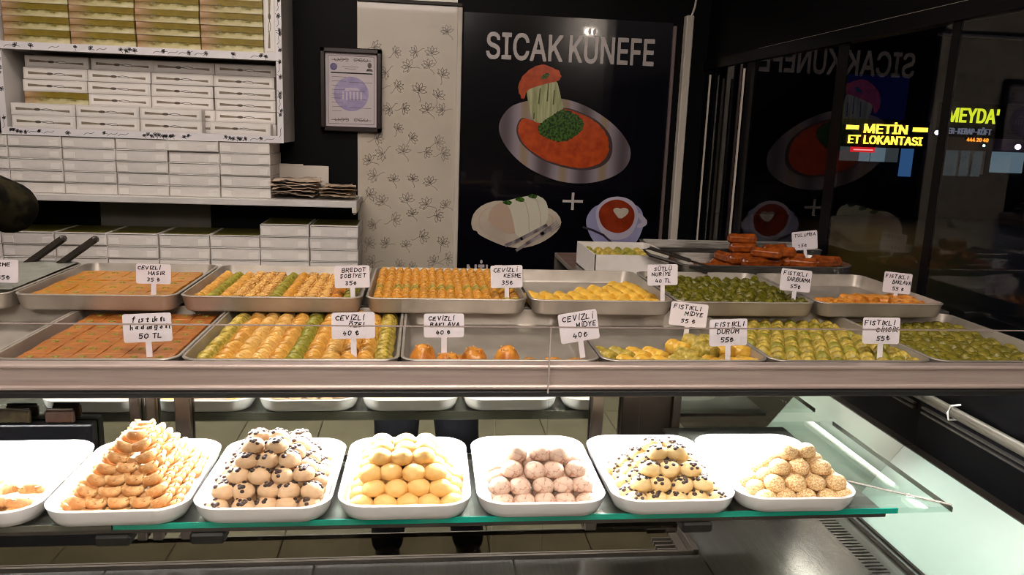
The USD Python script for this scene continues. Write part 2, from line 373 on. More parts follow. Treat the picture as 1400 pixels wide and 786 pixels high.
F_SESAME = mat('sesame_cookie', {'tc': ('texture_coordinate', {}), 'v': ('voronoi_texture', {'scale': 460}), 'r': ('rgb_ramp', {'ramp': [(0.0, c(246, 230, 192)), (0.4, c(238, 208, 156)), (0.7, c(206, 156, 100))]}), 'b': ('bump', {'strength': 0.6, 'distance': 0.001, 'invert': True}), 'p': ('principled_bsdf', {'roughness': 0.6})},
   [('tc.object', 'v.vector'), ('v.distance', 'r.fac'), ('r.color', 'p.base_color'), ('v.distance', 'b.height'), ('b.normal', 'p.normal')], 'p.BSDF')
F_CRES = pm('toasted_crescent', c(230, 188, 130), c(196, 132, 72), rough=0.5, scale=60, lo=0.42, hi=0.6, rnd=0.08, bump=0.5, bscale=160, bdist=0.002)
F_ALMOND = pm('almond_flake', c(222, 170, 104), c(160, 92, 44), rough=0.5, scale=150)
F_NUT = pm('chopped_walnut', c(216, 168, 92), c(170, 112, 46), rough=0.5, scale=200, bump=0.5, bscale=300)
# people
S_SKIN = pm('skin', c(196, 138, 116), c(186, 126, 104), rough=0.5, scale=20, sss=0.1)
S_CAMO = pm('dark_olive_cloth', c(48, 44, 28), c(20, 18, 13), rough=0.95, scale=16, lo=0.46, hi=0.56, spec=0.1)
S_DARK = pm('navy_cloth', c(30, 30, 42), c(24, 24, 34), rough=0.85, scale=40)
S_BLACKC = pm('black_cloth', c(20, 20, 24), rough=0.9)
S_HAIR = pm('dark_hair', c(30, 24, 20), rough=0.6)
S_SHOE = pm('black_shoe', c(22, 20, 20), rough=0.4)

# ------------------------------------------------------------------ the setting
YW, XW = 2.817, 1.0
fl = struct('floor', box(-3.2, 2.6, -4.2, YW + 0.15, -0.06, -0.008), M_GROUT)
for i in range(8):
    for j in range(8):
        x0, y0 = -1.72 + i * 0.4, -2.75 + j * 0.4
        part(fl, 'tile', box(x0 + 0.003, x0 + 0.397, y0 + 0.003, y0 + 0.397, -0.02, 0.0, 0.002), M_FLOORTILE)
struct('ceiling', trimesh.util.concatenate([box(-3.2, XW + 0.08, -4.2, YW + 0.15, 2.7, 2.76), box(XW + 0.08, 2.6, -4.2, 0.85, 2.7, 2.76)]), M_CEIL)
wb = struct('wall_back', box(-3.2, XW + 0.08, YW, YW + 0.12, 0.0, 2.7), M_BLACKWALL)
struct('wall_left', box(-3.2, -3.1, -4.2, YW, 0.0, 2.7), M_SHOPWALL)
struct('wall_front', box(-3.2, 2.6, -4.2, -4.1, 0.0, 2.7), M_SHOPWALL)
struct('wall_right', box(2.5, 2.6, -4.1, 0.95, 0.0, 2.7), M_SHOPWALL)
struct('wall_corner', box(XW + 0.08, 2.5, 0.83, 0.95, 0.0, 2.7), M_BLACKWALL)
struct('trim_1', box(XW, XW + 0.08, 0.95, YW, 1.862, 2.7), M_BLACKWALL)
struct('trim_2', box(XW + 0.0, XW + 0.08, 0.95, YW, 0.0, 1.0), M_BLACKWALL)
tb = struct('trim_3', box(XW - 0.004, XW + 0.001, 0.96, 2.36, 1.8615, 1.8645), M_ALU)
# side shop window: frame, mullions, panes
wn = thing('window_1', None, None, kind='structure')
parts(wn, 'window_frame', [box(XW - 0.01, XW + 0.02, 0.95, YW, 1.0, 1.04), box(XW - 0.01, XW + 0.02, 0.95, YW, 1.83, 1.862)], M_BLACK)
for y0, y1 in ((1.443, 1.468), (1.84, 1.89), (2.38, 2.44), (2.71, 2.817), (0.95, 1.0)):
    part(wn, 'mullion', box(XW - 0.002, XW + 0.004, y0, y1, 1.04, 1.83, 0.001), M_BLACK)
for y0, y1 in ((1.0, 1.443), (1.468, 1.84), (1.89, 2.38), (2.44, 2.71)):
    part(wn, 'pane', box(XW - 0.001, XW + 0.003, y0, y1, 1.04, 1.83), M_GLASS)
for y0 in (2.722, 2.425):
    part(wn, 'edge_strip', box(XW - 0.018, XW - 0.013, y0, y0 + 0.006, 1.04, 1.81), M_TRIM)
part(wn, 'edge_strip', box(XW - 0.018, XW - 0.013, 2.59, 2.60, 1.04, 1.79), M_DARKMETAL)
# corner post with a cable on the back wall
po = thing('corner_post', 'tall pale square post in the dark corner right of the poster', 'post')
part(po, 'post', box(0.905, 0.932, YW - 0.035, YW - 0.001, 0.9, 2.01, 0.003), M_TRIM)
part(po, 'cable', tube([(0.925, YW - 0.02, 2.005), (0.935, YW - 0.02, 2.04), (0.943, YW - 0.015, 2.1), (0.944, YW - 0.015, 2.6)], 0.004), M_TRIM, True)

# papered wall panel with printed flowers
pn = thing('wallpaper_panel', 'cream wall panel printed with grey line-drawn flowers, beside the poster', 'wall panel')
part(pn, 'panel', box(-0.221, 0.113, YW - 0.012, YW - 0.001, 0.9, 2.6), M_WALLPAPER)
part(pn, 'edge_trim', box(0.113, 0.130, YW - 0.02, YW - 0.001, 0.9, 1.998, 0.002), M_TRIM)
part(pn, 'top_rail', box(-0.221, 0.130, YW - 0.02, YW - 0.001, 2.0, 2.012, 0.002), M_DARKMETAL)
rnd = random.Random(4)


def flower(cx, cz, s, a, rnd):
    L = []
    ca, sa = math.cos(a), math.sin(a)
    R = lambda x, z: (cx + s * (x * ca - z * sa), cz + s * (x * sa + z * ca))
    for k in range(5):
        t = math.radians(-76 + 38 * k); w = 0.15
        P = []
        for u in np.linspace(0, 1, 6): P.append((u * 0.62, w * math.sin(PI * u) * (1 - 0.3 * u)))
        for u in np.linspace(1, 0, 6)[1:]: P.append((u * 0.62, -w * math.sin(PI * u) * (1 - 0.3 * u)))
        L.append([R(x * math.sin(t) + z * math.cos(t), x * math.cos(t) - z * math.sin(t)) for x, z in P])
    L.append([R(0.55 * u ** 1.3 * math.sin(u * 2.4), -0.75 * u) for u in np.linspace(0, 1, 7)])
    L.append([R(-0.15 - 0.3 * math.sin(u * 4.2), -0.05 - 0.3 * u + 0.2 * u * u) for u in np.linspace(0, 1, 7)])
    return L


ln = []
for i in range(5):
    for j in range(13):
        x = -0.19 + i * 0.066 + (0.033 if j % 2 else 0) + rnd.uniform(-0.013, 0.013); z = 1.05 + j * 0.074 + rnd.uniform(-0.022, 0.022)
        if -0.2 < x < 0.095 and z < 1.93: ln.append(flower(x, z, rnd.uniform(0.034, 0.046), rnd.uniform(-2.0, 2.0), rnd))
part(pn, 'flower_print', cat_([strokes(f, 0.0015, YW - 0.0121, 0.0002) for f in ln]), M_MOTIF, kind='stuff')

# framed certificate
cf = thing('framed_certificate', 'framed certificate with a lilac seal in a dark wooden frame on the wall', 'certificate')
X0, X1, Z0, Z1, YC = -0.343, -0.139, 1.573, 1.848, YW - 0.014
fr = []
for a in (box(X0, X1, YC - 0.02, YC, Z1 - 0.017, Z1, 0.003), box(X0, X1, YC - 0.02, YC, Z0, Z0 + 0.017, 0.003), box(X0, X0 + 0.017, YC - 0.02, YC, Z0, Z1, 0.003), box(X1 - 0.017, X1, YC - 0.02, YC, Z0, Z1, 0.003)): fr.append(a)
part(cf, 'frame', cat_(fr), pm('dark_wood_frame', c(34, 22, 18), rough=0.3))
part(cf, 'paper', box(X0 + 0.017, X1 - 0.017, YC - 0.008, YC, Z0 + 0.017, Z1 - 0.017), pm('certificate_paper', c(200, 188, 190), rough=0.4))
yc = YC - 0.008; cx, cz = (X0 + X1) / 2, (Z0 + Z1) / 2 - 0.012
ring = lambda r0, r1, n=40: Polygon([(cx + r1 * math.cos(t), cz + r1 * 0.98 * math.sin(t)) for t in np.linspace(0, 2 * PI, n)], [[(cx + r0 * math.cos(t), cz + r0 * 0.98 * math.sin(t)) for t in np.linspace(0, 2 * PI, n)]])
part(cf, 'seal', cat_([flatpoly(ring(0.044, 0.058), yc, 0.0002), flatpoly(Polygon([(cx + 0.044 * math.cos(t), cz + 0.044 * math.sin(t)) for t in np.linspace(0, 2 * PI, 40)]), yc, 0.0003)]), pm('lilac_seal', c(150, 138, 178), c(168, 156, 190), rough=0.5, scale=40))
parts(cf, 'seal_building', [flatpoly([(cx - 0.03 + k * 0.012, cz - 0.02), (cx - 0.024 + k * 0.012, cz - 0.02), (cx - 0.024 + k * 0.012, cz + 0.008), (cx - 0.03 + k * 0.012, cz + 0.008)], yc - 0.0003, 0.0002) for k in range(6)] + [flatpoly([(cx - 0.024, cz + 0.01), (cx + 0.03, cz + 0.01), (cx + 0.022, cz + 0.02), (cx - 0.018, cz + 0.02)], yc - 0.0003, 0.0002)], pm('pale_lilac', c(196, 184, 198), rough=0.5))
tl = []
bx0, bx1, bz0, bz1 = X0 + 0.026, X1 - 0.026, Z0 + 0.026, Z1 - 0.026
part(cf, 'border_line', strokes([[(bx0, bz0), (bx1, bz0), (bx1, bz1), (bx0, bz1), (bx0, bz0)]], 0.0012, yc), M_INK)
rnd = random.Random(2)
for k in range(9):
    z = cz + 0.055 - k * 0.014; tl.append([(bx0 + 0.012, z), (bx0 + rnd.uniform(0.03, 0.06), z)])
    if k % 2: tl.append([(bx0 + 0.07, z - 0.002), (bx1 - rnd.uniform(0.004, 0.04), z - 0.003)])
tl += [[(cx - 0.03, bz1 - 0.034), (cx + 0.024, bz1 - 0.035)], [(cx - 0.02, bz1 - 0.041), (cx + 0.016, bz1 - 0.042)]]
part(cf, 'text_lines', strokes(tl, 0.0012, yc - 0.0003), M_PRINTDARK, kind='stuff')
part(cf, 'heading', strokes(write('BELGES\u0130 KAYIT', 0.006, 3, adv=5.9)[0], 0.0014, 0), M_INK) if False else part(cf, 'heading', strokes([[(bx0 + 0.01 + q * 0.0115, bz1 - 0.055), (bx0 + 0.019 + q * 0.0115, bz1 - 0.0553)] for q in range(12)], 0.004, yc - 0.0003), M_INK)
sc = []
for sx in (-1, 1):
    for zz in (bz1 - 0.012, bz0 + 0.014):
        for q in range(3):
            sc.append([(cx + sx * (0.016 + q * 0.016 + 0.007 * math.cos(t)), zz + 0.005 * math.sin(t)) for t in np.linspace(q, q + 5, 9)])
        sc.append([(cx + sx * 0.012, zz), (cx + sx * 0.066, zz - 0.001)])
part(cf, 'scroll_ornament', strokes(sc, 0.0018, yc), M_PRINTDARK)
part(cf, 'round_stamp', flatpoly([(bx0 + 0.018 + 0.012 * math.cos(t), bz1 - 0.036 + 0.012 * math.sin(t)) for t in np.linspace(0, 2 * PI, 24)], yc, 0.0003), pm('violet_stamp', c(84, 76, 120), c(120, 110, 150), rough=0.5, scale=160))
hd = [(bx1 - 0.015 + 0.007 * math.cos(t), bz1 - 0.028 + 0.009 * math.sin(t)) for t in np.linspace(0, 2 * PI, 16)]
part(cf, 'portrait_photo', cat_([flatpoly(hd, yc, 0.0004), flatpoly([(bx1 - 0.027, bz1 - 0.047), (bx1 - 0.003, bz1 - 0.047), (bx1 - 0.008, bz1 - 0.039), (bx1 - 0.022, bz1 - 0.039)], yc, 0.0004)]), pm('photo_grey', c(60, 52, 56), c(110, 96, 92), rough=0.5, scale=120))

# ------------------------------------------------------------------ the poster
ps = thing('poster', 'large black poster with a plate of orange shredded pastry, cake roll and coffee', 'poster')
YP = YW - 0.004
part(ps, 'sheet', box(0.136, 0.868, YP - 0.003, YW - 0.0005, 0.95, 1.985), M_POSTERBG)
part(ps, 'border_strip', box(0.868, 0.879, YP - 0.012, YW - 0.0005, 0.95, 1.975, 0.002), pm('pinkish_aluminium', c(150, 130, 128), rough=0.35, metal=0.6))
y1 = YP - 0.003; T = 0.0006
RIM_OUT = [(0.2621, 1.6006), (0.2726, 1.6411), (0.3008, 1.6765), (0.3326, 1.692), (0.3822, 1.7053), (0.441, 1.7133), (0.4887, 1.7123), (0.5369, 1.7028), (0.5859, 1.6845), (0.6358, 1.6575), (0.6801, 1.6271), (0.7193, 1.5875), (0.7434, 1.547), (0.7431, 1.5054), (0.7208, 1.4689), (0.6732, 1.4406), (0.6128, 1.4227), (0.5518, 1.418), (0.4906, 1.4235), (0.4292, 1.4425), (0.374, 1.4675), (0.3247, 1.5041), (0.2845, 1.5494)]
FOOD = [(0.33, 1.603), (0.3462, 1.6439), (0.3792, 1.6336), (0.4149, 1.632), (0.4435, 1.659), (0.4902, 1.6809), (0.5387, 1.6683), (0.594, 1.6472), (0.6319, 1.6195), (0.6571, 1.5853), (0.6639, 1.5444), (0.6538, 1.5086), (0.6216, 1.4838), (0.5733, 1.4735), (0.5245, 1.4761), (0.4694, 1.488), (0.4205, 1.5042), (0.3774, 1.5321), (0.3434, 1.563)]
CHUNK = [(0.3245, 1.7512), (0.3437, 1.7858), (0.3719, 1.8123), (0.4123, 1.8281), (0.4423, 1.8154), (0.4752, 1.8055), (0.4784, 1.7774), (0.4563, 1.768), (0.4271, 1.7611), (0.3863, 1.7481), (0.3574, 1.7356), (0.3527, 1.7041), (0.3378, 1.7092)]
CHEESE = [(0.3542, 1.7411), (0.3862, 1.7509), (0.4269, 1.7639), (0.4618, 1.7767), (0.4722, 1.7459), (0.483, 1.7064), (0.4933, 1.6781), (0.4619, 1.6481), (0.4153, 1.6234), (0.3792, 1.6336), (0.368, 1.6905)]
GREEN = [(0.3982, 1.6054), (0.4208, 1.6351), (0.4557, 1.6537), (0.4844, 1.6778), (0.5267, 1.6679), (0.5643, 1.6403), (0.5685, 1.6173), (0.5487, 1.5933), (0.5138, 1.5687), (0.478, 1.5617), (0.4415, 1.5721), (0.411, 1.5856)]
DPLATE = [(0.1761, 1.2732), (0.1865, 1.3074), (0.2196, 1.3364), (0.27, 1.3518), (0.3157, 1.3445), (0.3787, 1.3376), (0.4304, 1.336), (0.4772, 1.3201), (0.5049, 1.2864), (0.4978, 1.2518), (0.4588, 1.2163), (0.4134, 1.1923), (0.3619, 1.1797), (0.3041, 1.1844), (0.2461, 1.2063), (0.2027, 1.2283), (0.1996, 1.2396), (0.1825, 1.2421)]
DPLATE_IN = [(0.1985, 1.2794), (0.2146, 1.3109), (0.248, 1.3315), (0.4659, 1.3141), (0.4793, 1.2744), (0.4349, 1.2331), (0.367, 1.1971), (0.3093, 1.1989), (0.2514, 1.2207), (0.2108, 1.2456)]
LOG_FRONT = [(0.2357, 1.2689), (0.2402, 1.3087), (0.2592, 1.3346), (0.2872, 1.3466), (0.3105, 1.3302), (0.3263, 1.288), (0.3403, 1.2168)]
LOG_SIDE = [(0.2872, 1.3466), (0.3548, 1.3652), (0.4058, 1.375), (0.4409, 1.359), (0.4539, 1.3252), (0.4533, 1.2738), (0.3887, 1.2322), (0.3403, 1.2168), (0.3263, 1.288), (0.3105, 1.3302)]
SAUCER = [(0.591, 1.2769), (0.5996, 1.3116), (0.6269, 1.3438), (0.70, 1.362), (0.76, 1.355), (0.798, 1.3337), (0.8102, 1.2876), (0.8062, 1.2584), (0.7886, 1.2113), (0.7549, 1.1812), (0.6962, 1.1684), (0.6537, 1.1852), (0.6164, 1.2195)]
CUP = [(0.6265, 1.3007), (0.6302, 1.3381), (0.6606, 1.3675), (0.7067, 1.3784), (0.7544, 1.3671), (0.7799, 1.339), (0.7886, 1.2987), (0.774, 1.2519), (0.7463, 1.2221), (0.6933, 1.2152), (0.6507, 1.2376)]
COFFEE = [(0.6361, 1.3067), (0.6448, 1.3385), (0.6728, 1.3593), (0.7074, 1.367), (0.7434, 1.3553), (0.7687, 1.3301), (0.7744, 1.2984), (0.7613, 1.2633), (0.7272, 1.2422), (0.6915, 1.2443), (0.655, 1.2638)]
HEART = [(0.718, 1.2925), (0.699, 1.314), (0.6893, 1.3281), (0.7034, 1.3371), (0.7185, 1.3317), (0.7328, 1.3378), (0.7499, 1.3296), (0.7463, 1.3122)]
HANDLE = [(0.7841, 1.3218), (0.8058, 1.3078), (0.8238, 1.2879), (0.8173, 1.2703), (0.7853, 1.2609), (0.7843, 1.2754), (0.8044, 1.2846), (0.7854, 1.3015)]


def shr(p, f, dx=0, dz=0):
    p = np.array(p); m = p.mean(0); return (p - m) * f + m + [dx, dz]


def rough_edge(p, amp, seed, n=3):
    p = chaikin(p, n); rr = np.random.default_rng(seed); m = p.mean(0)
    return m + (p - m) * (1 + rr.uniform(-amp, amp, (len(p), 1)))


part(ps, 'steel_plate_print', flatpoly(RIM_OUT, y1, T, 2), M_PMETAL)
part(ps, 'plate_well_print', flatpoly(shr(FOOD, 1.06, 0.004, -0.002), y1 - T, T, 2), pm('poster_shadow_grey', c(74, 58, 58), rough=0.25))
part(ps, 'shredded_pastry_print', flatpoly(rough_edge(FOOD, 0.012, 1), y1 - 2 * T, T), M_PORANGE)
part(ps, 'cheese_print', flatpoly(rough_edge(CHEESE, 0.01, 2, 2), y1 - 3 * T, T), M_PCHEESE)
parts(ps, 'cheese_gap_print', [flatpoly([(x, z), (x + 0.005, z + 0.001), (x + 0.004 + dx, z2), (x + dx, z2)], y1 - 4 * T, T / 2) for x, z, z2, dx in ((0.40, 1.69, 1.745, 0.004), (0.43, 1.70, 1.762, 0.002), (0.452, 1.69, 1.74, 0.002), (0.385, 1.638, 1.66, 0.001))], pm('poster_olive_gap', c(96, 100, 58), rough=0.25))
part(ps, 'pastry_lump_print', flatpoly(rough_edge(CHUNK, 0.03, 3, 2), y1 - 4 * T, T), M_PORANGE)
part(ps, 'pistachio_print', flatpoly(rough_edge(GREEN, 0.05, 4), y1 - 3.4 * T, T), M_PGREEN)
part(ps, 'pistachio_print', flatpoly(rough_edge([(0.40, 1.775), (0.425, 1.80), (0.437, 1.795), (0.43, 1.777)], 0.1, 5), y1 - 5 * T, T), M_PGREEN)
part(ps, 'dessert_plate_print', flatpoly(DPLATE, y1, T, 1), M_PCREAM)
part(ps, 'dessert_plate_rim_print', flatpoly(DPLATE_IN, y1 - T, T, 2), M_PBEIGE)
part(ps, 'dessert_plate_well_print', flatpoly(shr(DPLATE_IN, 0.96), y1 - 2 * T, T, 2), M_PCREAM)
part(ps, 'cake_roll_side_print', flatpoly(LOG_SIDE, y1 - 3 * T, T, 1), M_PCREAM2)
part(ps, 'cake_roll_end_print', flatpoly(LOG_FRONT, y1 - 4 * T, T, 1), M_PBEIGE)
part(ps, 'slice_line_print', strokes([[(0.347, 1.364), (0.372, 1.34), (0.383, 1.30), (0.387, 1.236)], [(0.396, 1.372), (0.413, 1.35), (0.424, 1.31), (0.428, 1.26)]], 0.0022, y1 - 4 * T), M_PBEIGE)
for q, (x, z) in enumerate(((0.3015, 1.343), (0.3466, 1.3554), (0.3918, 1.3679))):
    part(ps, 'pistachio_print', flatpoly(rough_edge([(x - 0.02, z), (x, z + 0.012), (x + 0.022, z + 0.004), (x + 0.012, z - 0.01)], 0.08, 6 + q), y1 - 5 * T, T), M_PGREEN)
part(ps, 'fork_print', cat_([strokes([[(0.3448, 1.1736), (0.438, 1.238)]], 0.011, y1 - 5 * T), strokes([[(0.435, 1.236), (0.462, 1.255)]], 0.017, y1 - 5 * T)] + [strokes([[(0.455 + k * 0.004, 1.256 - k * 0.005), (0.486 + k * 0.0042, 1.283 - k * 0.006)]], 0.003, y1 - 5 * T) for k in range(4)]), M_PSILVER)
part(ps, 'knife_print', strokes([[(0.305, 1.190), (0.36, 1.215)], [(0.36, 1.216), (0.448, 1.265)]], 0.012, y1 - 5.6 * T), M_PSILVER)
part(ps, 'saucer_print', flatpoly(SAUCER, y1, T, 2), M_PBLUE)
part(ps, 'cup_print', flatpoly(CUP, y1 - 2 * T, T, 2), M_PCUP)
part(ps, 'cup_handle_print', flatpoly(HANDLE, y1 - T, T, 1), M_PCUP)
part(ps, 'coffee_print', flatpoly(COFFEE, y1 - 3 * T, T, 2), M_PCOFFEE)
part(ps, 'heart_print', flatpoly(HEART, y1 - 4 * T, T, 1), M_PCREAM)
part(ps, 'spoon_print', strokes([[(0.585, 1.262), (0.62, 1.252), (0.66, 1.235), (0.69, 1.21)]], 0.008, y1 - 3 * T), pm('poster_dark_spoon', c(60, 50, 66), rough=0.25))


def printed(text, x0, x1, z0, h, y, th=0.0005, bold=True):
    m = meshkit.text_mesh(text, h, th, bold); v = m.vertices.copy()
    k = (x1 - x0) / (v[:, 0].max() - v[:, 0].min())
    v = np.c_[x0 + (v[:, 0] - v[:, 0].min()) * k, y - v[:, 2], z0 + v[:, 1]]
    t = trimesh.Trimesh(v, m.faces, process=False); t.fix_normals(); return t


part(ps, 'heading_lettering', printed('SICAK', 0.2135, 0.480, 1.8385, 0.084, y1), M_PTEXT)
part(ps, 'heading_lettering', printed('K\u00dcNEFE', 0.502, 0.805, 1.8385, 0.086, y1), M_PTEXT)
parts(ps, 'plus_sign', [flatpoly([(0.5038, 1.350), (0.5787, 1.350), (0.5787, 1.3595), (0.5038, 1.3595)], y1, T), flatpoly([(0.5365, 1.3232), (0.546, 1.3232), (0.546, 1.3863), (0.5365, 1.3863)], y1 - T, T)], M_PTEXT)
part(ps, 'lower_lettering', printed('N\u0130LE', 0.165, 0.295, 1.054, 0.062, y1), M_PTEXT)

# ------------------------------------------------------------------ shelf unit and shelves on the left wall
UY = 2.60
un = thing('wall_shelf_unit', 'white open wall shelf unit edged in black-on-white floral film, upper left', 'shelf unit')
part(un, 'side_panel', box(-0.4525, -0.434, UY + 0.001, YW - 0.001, 1.534, 2.3), M_WHITEPAINT)
part(un, 'side_panel', box(-1.268, -1.25, UY + 0.001, YW - 0.001, 1.534, 2.3), M_WHITEPAINT)
for z0, z1 in ((1.534, 1.553), (1.785, 1.804), (2.06, 2.08)):
    part(un, 'shelf_board', box(-1.25, -0.4525, UY + 0.001, YW - 0.012, z0, z1), M_WHITEPAINT)
    part(un, 'edge_film', box(-1.25, -0.4525, UY - 0.002, UY + 0.001, z0 - 0.002, z1 + 0.001), M_EDGE)
for x0, x1 in ((-1.268, -1.25), (-0.4525, -0.434)):
    part(un, 'edge_film', box(x0, x1, UY - 0.002, UY + 0.001, 1.532, 2.3), M_EDGE)
part(un, 'back_panel', box(-1.25, -0.4525, YW - 0.012, YW - 0.001, 1.534, 2.3), M_WHITEPAINT)

rv = random.Random(8)


def vine(length, w):
    # black floral line print along a strip: (along, across) strokes in clusters with bare gaps
    L = []; x = 0.01
    while x < length - 0.012:
        k = rv.random()
        if k < 0.62:
            for f in flower(x, w / 2 + rv.uniform(-0.003, 0.003), rv.uniform(0.009, 0.014), rv.uniform(-1.6, 1.6), rv): L.append(f)
            x += rv.uniform(0.007, 0.016)
        elif k < 0.8:
            L.append([(x + 0.03 * u, w * (0.25 + 0.5 * u) + 0.003 * math.sin(6 * u)) for u in np.linspace(0, 1, 6)]); x += 0.032
        else: x += rv.uniform(0.02, 0.05)
    return L


for z0 in (1.533, 1.784, 2.059):
    part(un, 'vine_print', strokes([[(-1.25 + a, z0 + min(max(b, 0.001), 0.018)) for a, b in q] for q in vine(0.79, 0.019)], 0.0013, UY - 0.002, 0.0002), M_VINE, kind='stuff')
for x0 in (-1.268, -0.4525):
    part(un, 'vine_print', strokes([[(x0 + min(max(b, 0.001), 0.0175), 1.54 + a) for a, b in q] for q in vine(0.5, 0.018)], 0.0013, UY - 0.002, 0.0002), M_VINE, kind='stuff')

ws = thing('wall_shelf', 'long plain white shelf board with a small bracket, below the shelf unit', 'shelf')
part(ws, 'board', box(-1.6, -0.206, 2.575, YW - 0.001, 1.335, 1.3555, 0.002), M_WHITEPAINT)
part(ws, 'bracket', cat_([box(-0.222, -0.206, 2.575, 2.60, 1.318, 1.336, 0.002), box(-0.219, -0.213, 2.6, YW - 0.001, 1.31, 1.336)]), M_TRIM)
bc = thing('back_counter', 'low back counter under the stacked boxes along the black wall', 'counter')
part(bc, 'worktop', box(-2.2, -0.225, 2.42, YW - 0.001, 1.04, 1.078, 0.003), M_WHITEPAINT)
part(bc, 'body', box(-2.2, -0.23, 2.46, YW - 0.001, 0.0, 1.04), M_SHOPWALL)
lp = solo('wall_board', box(-1.08, -0.72, YW - 0.006, YW - 0.0005, 1.08, 1.335), pm('grey_board', c(120, 114, 104), c(96, 92, 84), rough=0.5, scale=7), 'plain grey board on the black wall under the long white shelf', 'board')

ordn = 'first second third fourth fifth sixth seventh eighth ninth tenth eleventh twelfth thirteenth fourteenth fifteenth sixteenth seventeenth eighteenth nineteenth twentieth'.split()
ordn += ['twenty-' + q for q in ordn[:9]] + ['thirtieth'] + ['thirty-' + q for q in ordn[:9]]
ON = lambda i: ordn[i]


def plain_box(w, d, h):
    def build(t):
        part(t, 'body', box(-w / 2, w / 2, 0, d, 0, h, 0.0015), M_CARD)
        part(t, 'lid_top', box(-w / 2 + 0.006, w / 2 - 0.006, 0.012, d - 0.006, h - 0.0005, h + 0.0006), M_OLIVE, label='olive printed lid')
        for s in (-1, 1):
            a, b = (s * (w / 2 - 0.006), s * (w / 2 - 0.034)); part(t, 'tuck_tab', box(min(a, b), max(a, b), -0.0016, 0.0005, h * 0.10, h * 0.62), M_CARDTAB)
        part(t, 'lid_seam', box(-w / 2 + 0.002, w / 2 - 0.002, -0.0012, 0.001, h - 0.003, h - 0.0015), M_GREYEDGE)
    return build


def ribbon_box(w, d, h):
    def build(t):
        part(t, 'body', box(-w / 2, w / 2, 0, d, 0, h, 0.0015), M_CARD)
        fp = part(t, 'front_panel', box(-w / 2 + 0.007, w / 2 - 0.007, -0.0008, 0.001, 0.006, h - 0.005), M_CARDTAB)
        q = h / 2
        parts(fp, 'ribbon_print', [flatpoly([(-w * 0.42, q + 0.0055), (-0.008, q + 0.001), (-0.008, q - 0.002), (-w * 0.42, q - 0.003)], -0.0008, 0.0003), flatpoly([(w * 0.42, q + 0.001), (0.03, q), (0.03, q - 0.003), (w * 0.42, q - 0.0065)], -0.0008, 0.0003)], M_PRINT)
        part(fp, 'knot_print', cat_([flatpoly([(-0.016 + 0.01 * math.cos(a), q + 0.004 * math.sin(a)) for a in np.linspace(0, 2 * PI, 12)], -0.0008, 0.0004), strokes([[(-0.006, q), (0.01, q + 0.003), (0.026, q + 0.001), (0.03, q - 0.003), (0.012, q - 0.003), (-0.006, q)]], 0.0016, -0.0008)]), M_PRINTDARK)
    return build


M_FLOWERBOX = mat('floral_carton', {'tc': ('texture_coordinate', {}), 'sx': ('separate_xyz', {}), 'mp': ('mapping', {'scale': (24, 1, 60)}), 'n': ('noise_texture', {'scale': 1, 'detail': 3}),
   'mp2': ('mapping', {'scale': (5, 1, 20)}), 'n2': ('noise_texture', {'scale': 1, 'detail': 2}),
   'zr': ('map_range', {'value': 0, 'from_min': 0.002, 'from_max': 0.03, 'to_min': 0.34, 'to_max': -0.26}), 'ad': ('math', {'math_type': 'add'}),
   'cr': ('rgb_ramp', {'ramp': [(0.0, c(116, 96, 28)), (0.36, c(142, 122, 44)), (0.5, c(110, 104, 48)), (0.6, c(188, 176, 124)), (1, c(222, 214, 176))]}),
   'xr': ('map_range', {'value': 0, 'from_min': -0.09, 'from_max': -0.03, 'to_min': 0.75, 'to_max': 0.0, 'clamp': True}), 'pk': ('rgb_ramp', {'ramp': [(0.35, c(140, 92, 50)), (0.6, c(222, 184, 160))]}),
   'mx': ('mix', {}), 'p': ('principled_bsdf', {'roughness': 0.35})},
   [('tc.object', 'mp.vector'), ('mp.vector', 'n.vector'), ('tc.object', 'mp2.vector'), ('mp2.vector', 'n2.vector'), ('tc.object', 'sx.vector'), ('sx.z', 'zr.value'), ('n.fac', 'ad.value1'), ('zr.result', 'ad.value2'), ('ad.value', 'cr.fac'),
    ('sx.x', 'xr.value'), ('n2.fac', 'pk.fac'), ('xr.result', 'mx.fac'), ('cr.color', 'mx.color1'), ('pk.color', 'mx.color2'), ('mx.color', 'p.base_color')], 'p.BSDF')


def floral_box(w, d, h):
    def build(t):
        part(t, 'body', box(-w / 2, w / 2, 0, d, 0, h, 0.0015), M_FLOWERBOX)
        part(t, 'lid_seam', box(-w / 2 + 0.002, w / 2 - 0.002, -0.0006, 0.001, h * 0.52, h * 0.55), pm('carton_seam', c(84, 66, 22), rough=0.5) if 'carton_seam' not in seen else '/World/Looks/carton_seam')
        seen.add('carton_seam')
    return build


seen = set()
rnd = random.Random(11)
jig = lambda s=0.002: rnd.uniform(-s, s)
# floral cartons on the top shelf: four stacks
for ci in range(4):
    xc = -1.245 + 0.0935 + ci * 0.189
    for k in range(6):
        place('floral', floral_box(0.186, 0.17, 0.0375), 'floral_carton', f'olive floral pastry carton, {ordn[k]} from bottom, {ordn[ci]} stack from left, top shelf', 'box',
              mtx((xc + jig(0.001), UY + 0.012 + jig(), 1.8045 + k * 0.0378), jig(0.4)), 'floral cartons on the top shelf')
rb = ribbon_box(0.186, 0.15, 0.0355)
place('ribbon', rb, 'ribbon_box', 'white ribbon-printed pastry box standing upright at the right end of the top shelf', 'box', mtx((-0.489, UY + 0.01, 1.8975), 0, 0, 90), 'ribbon boxes')
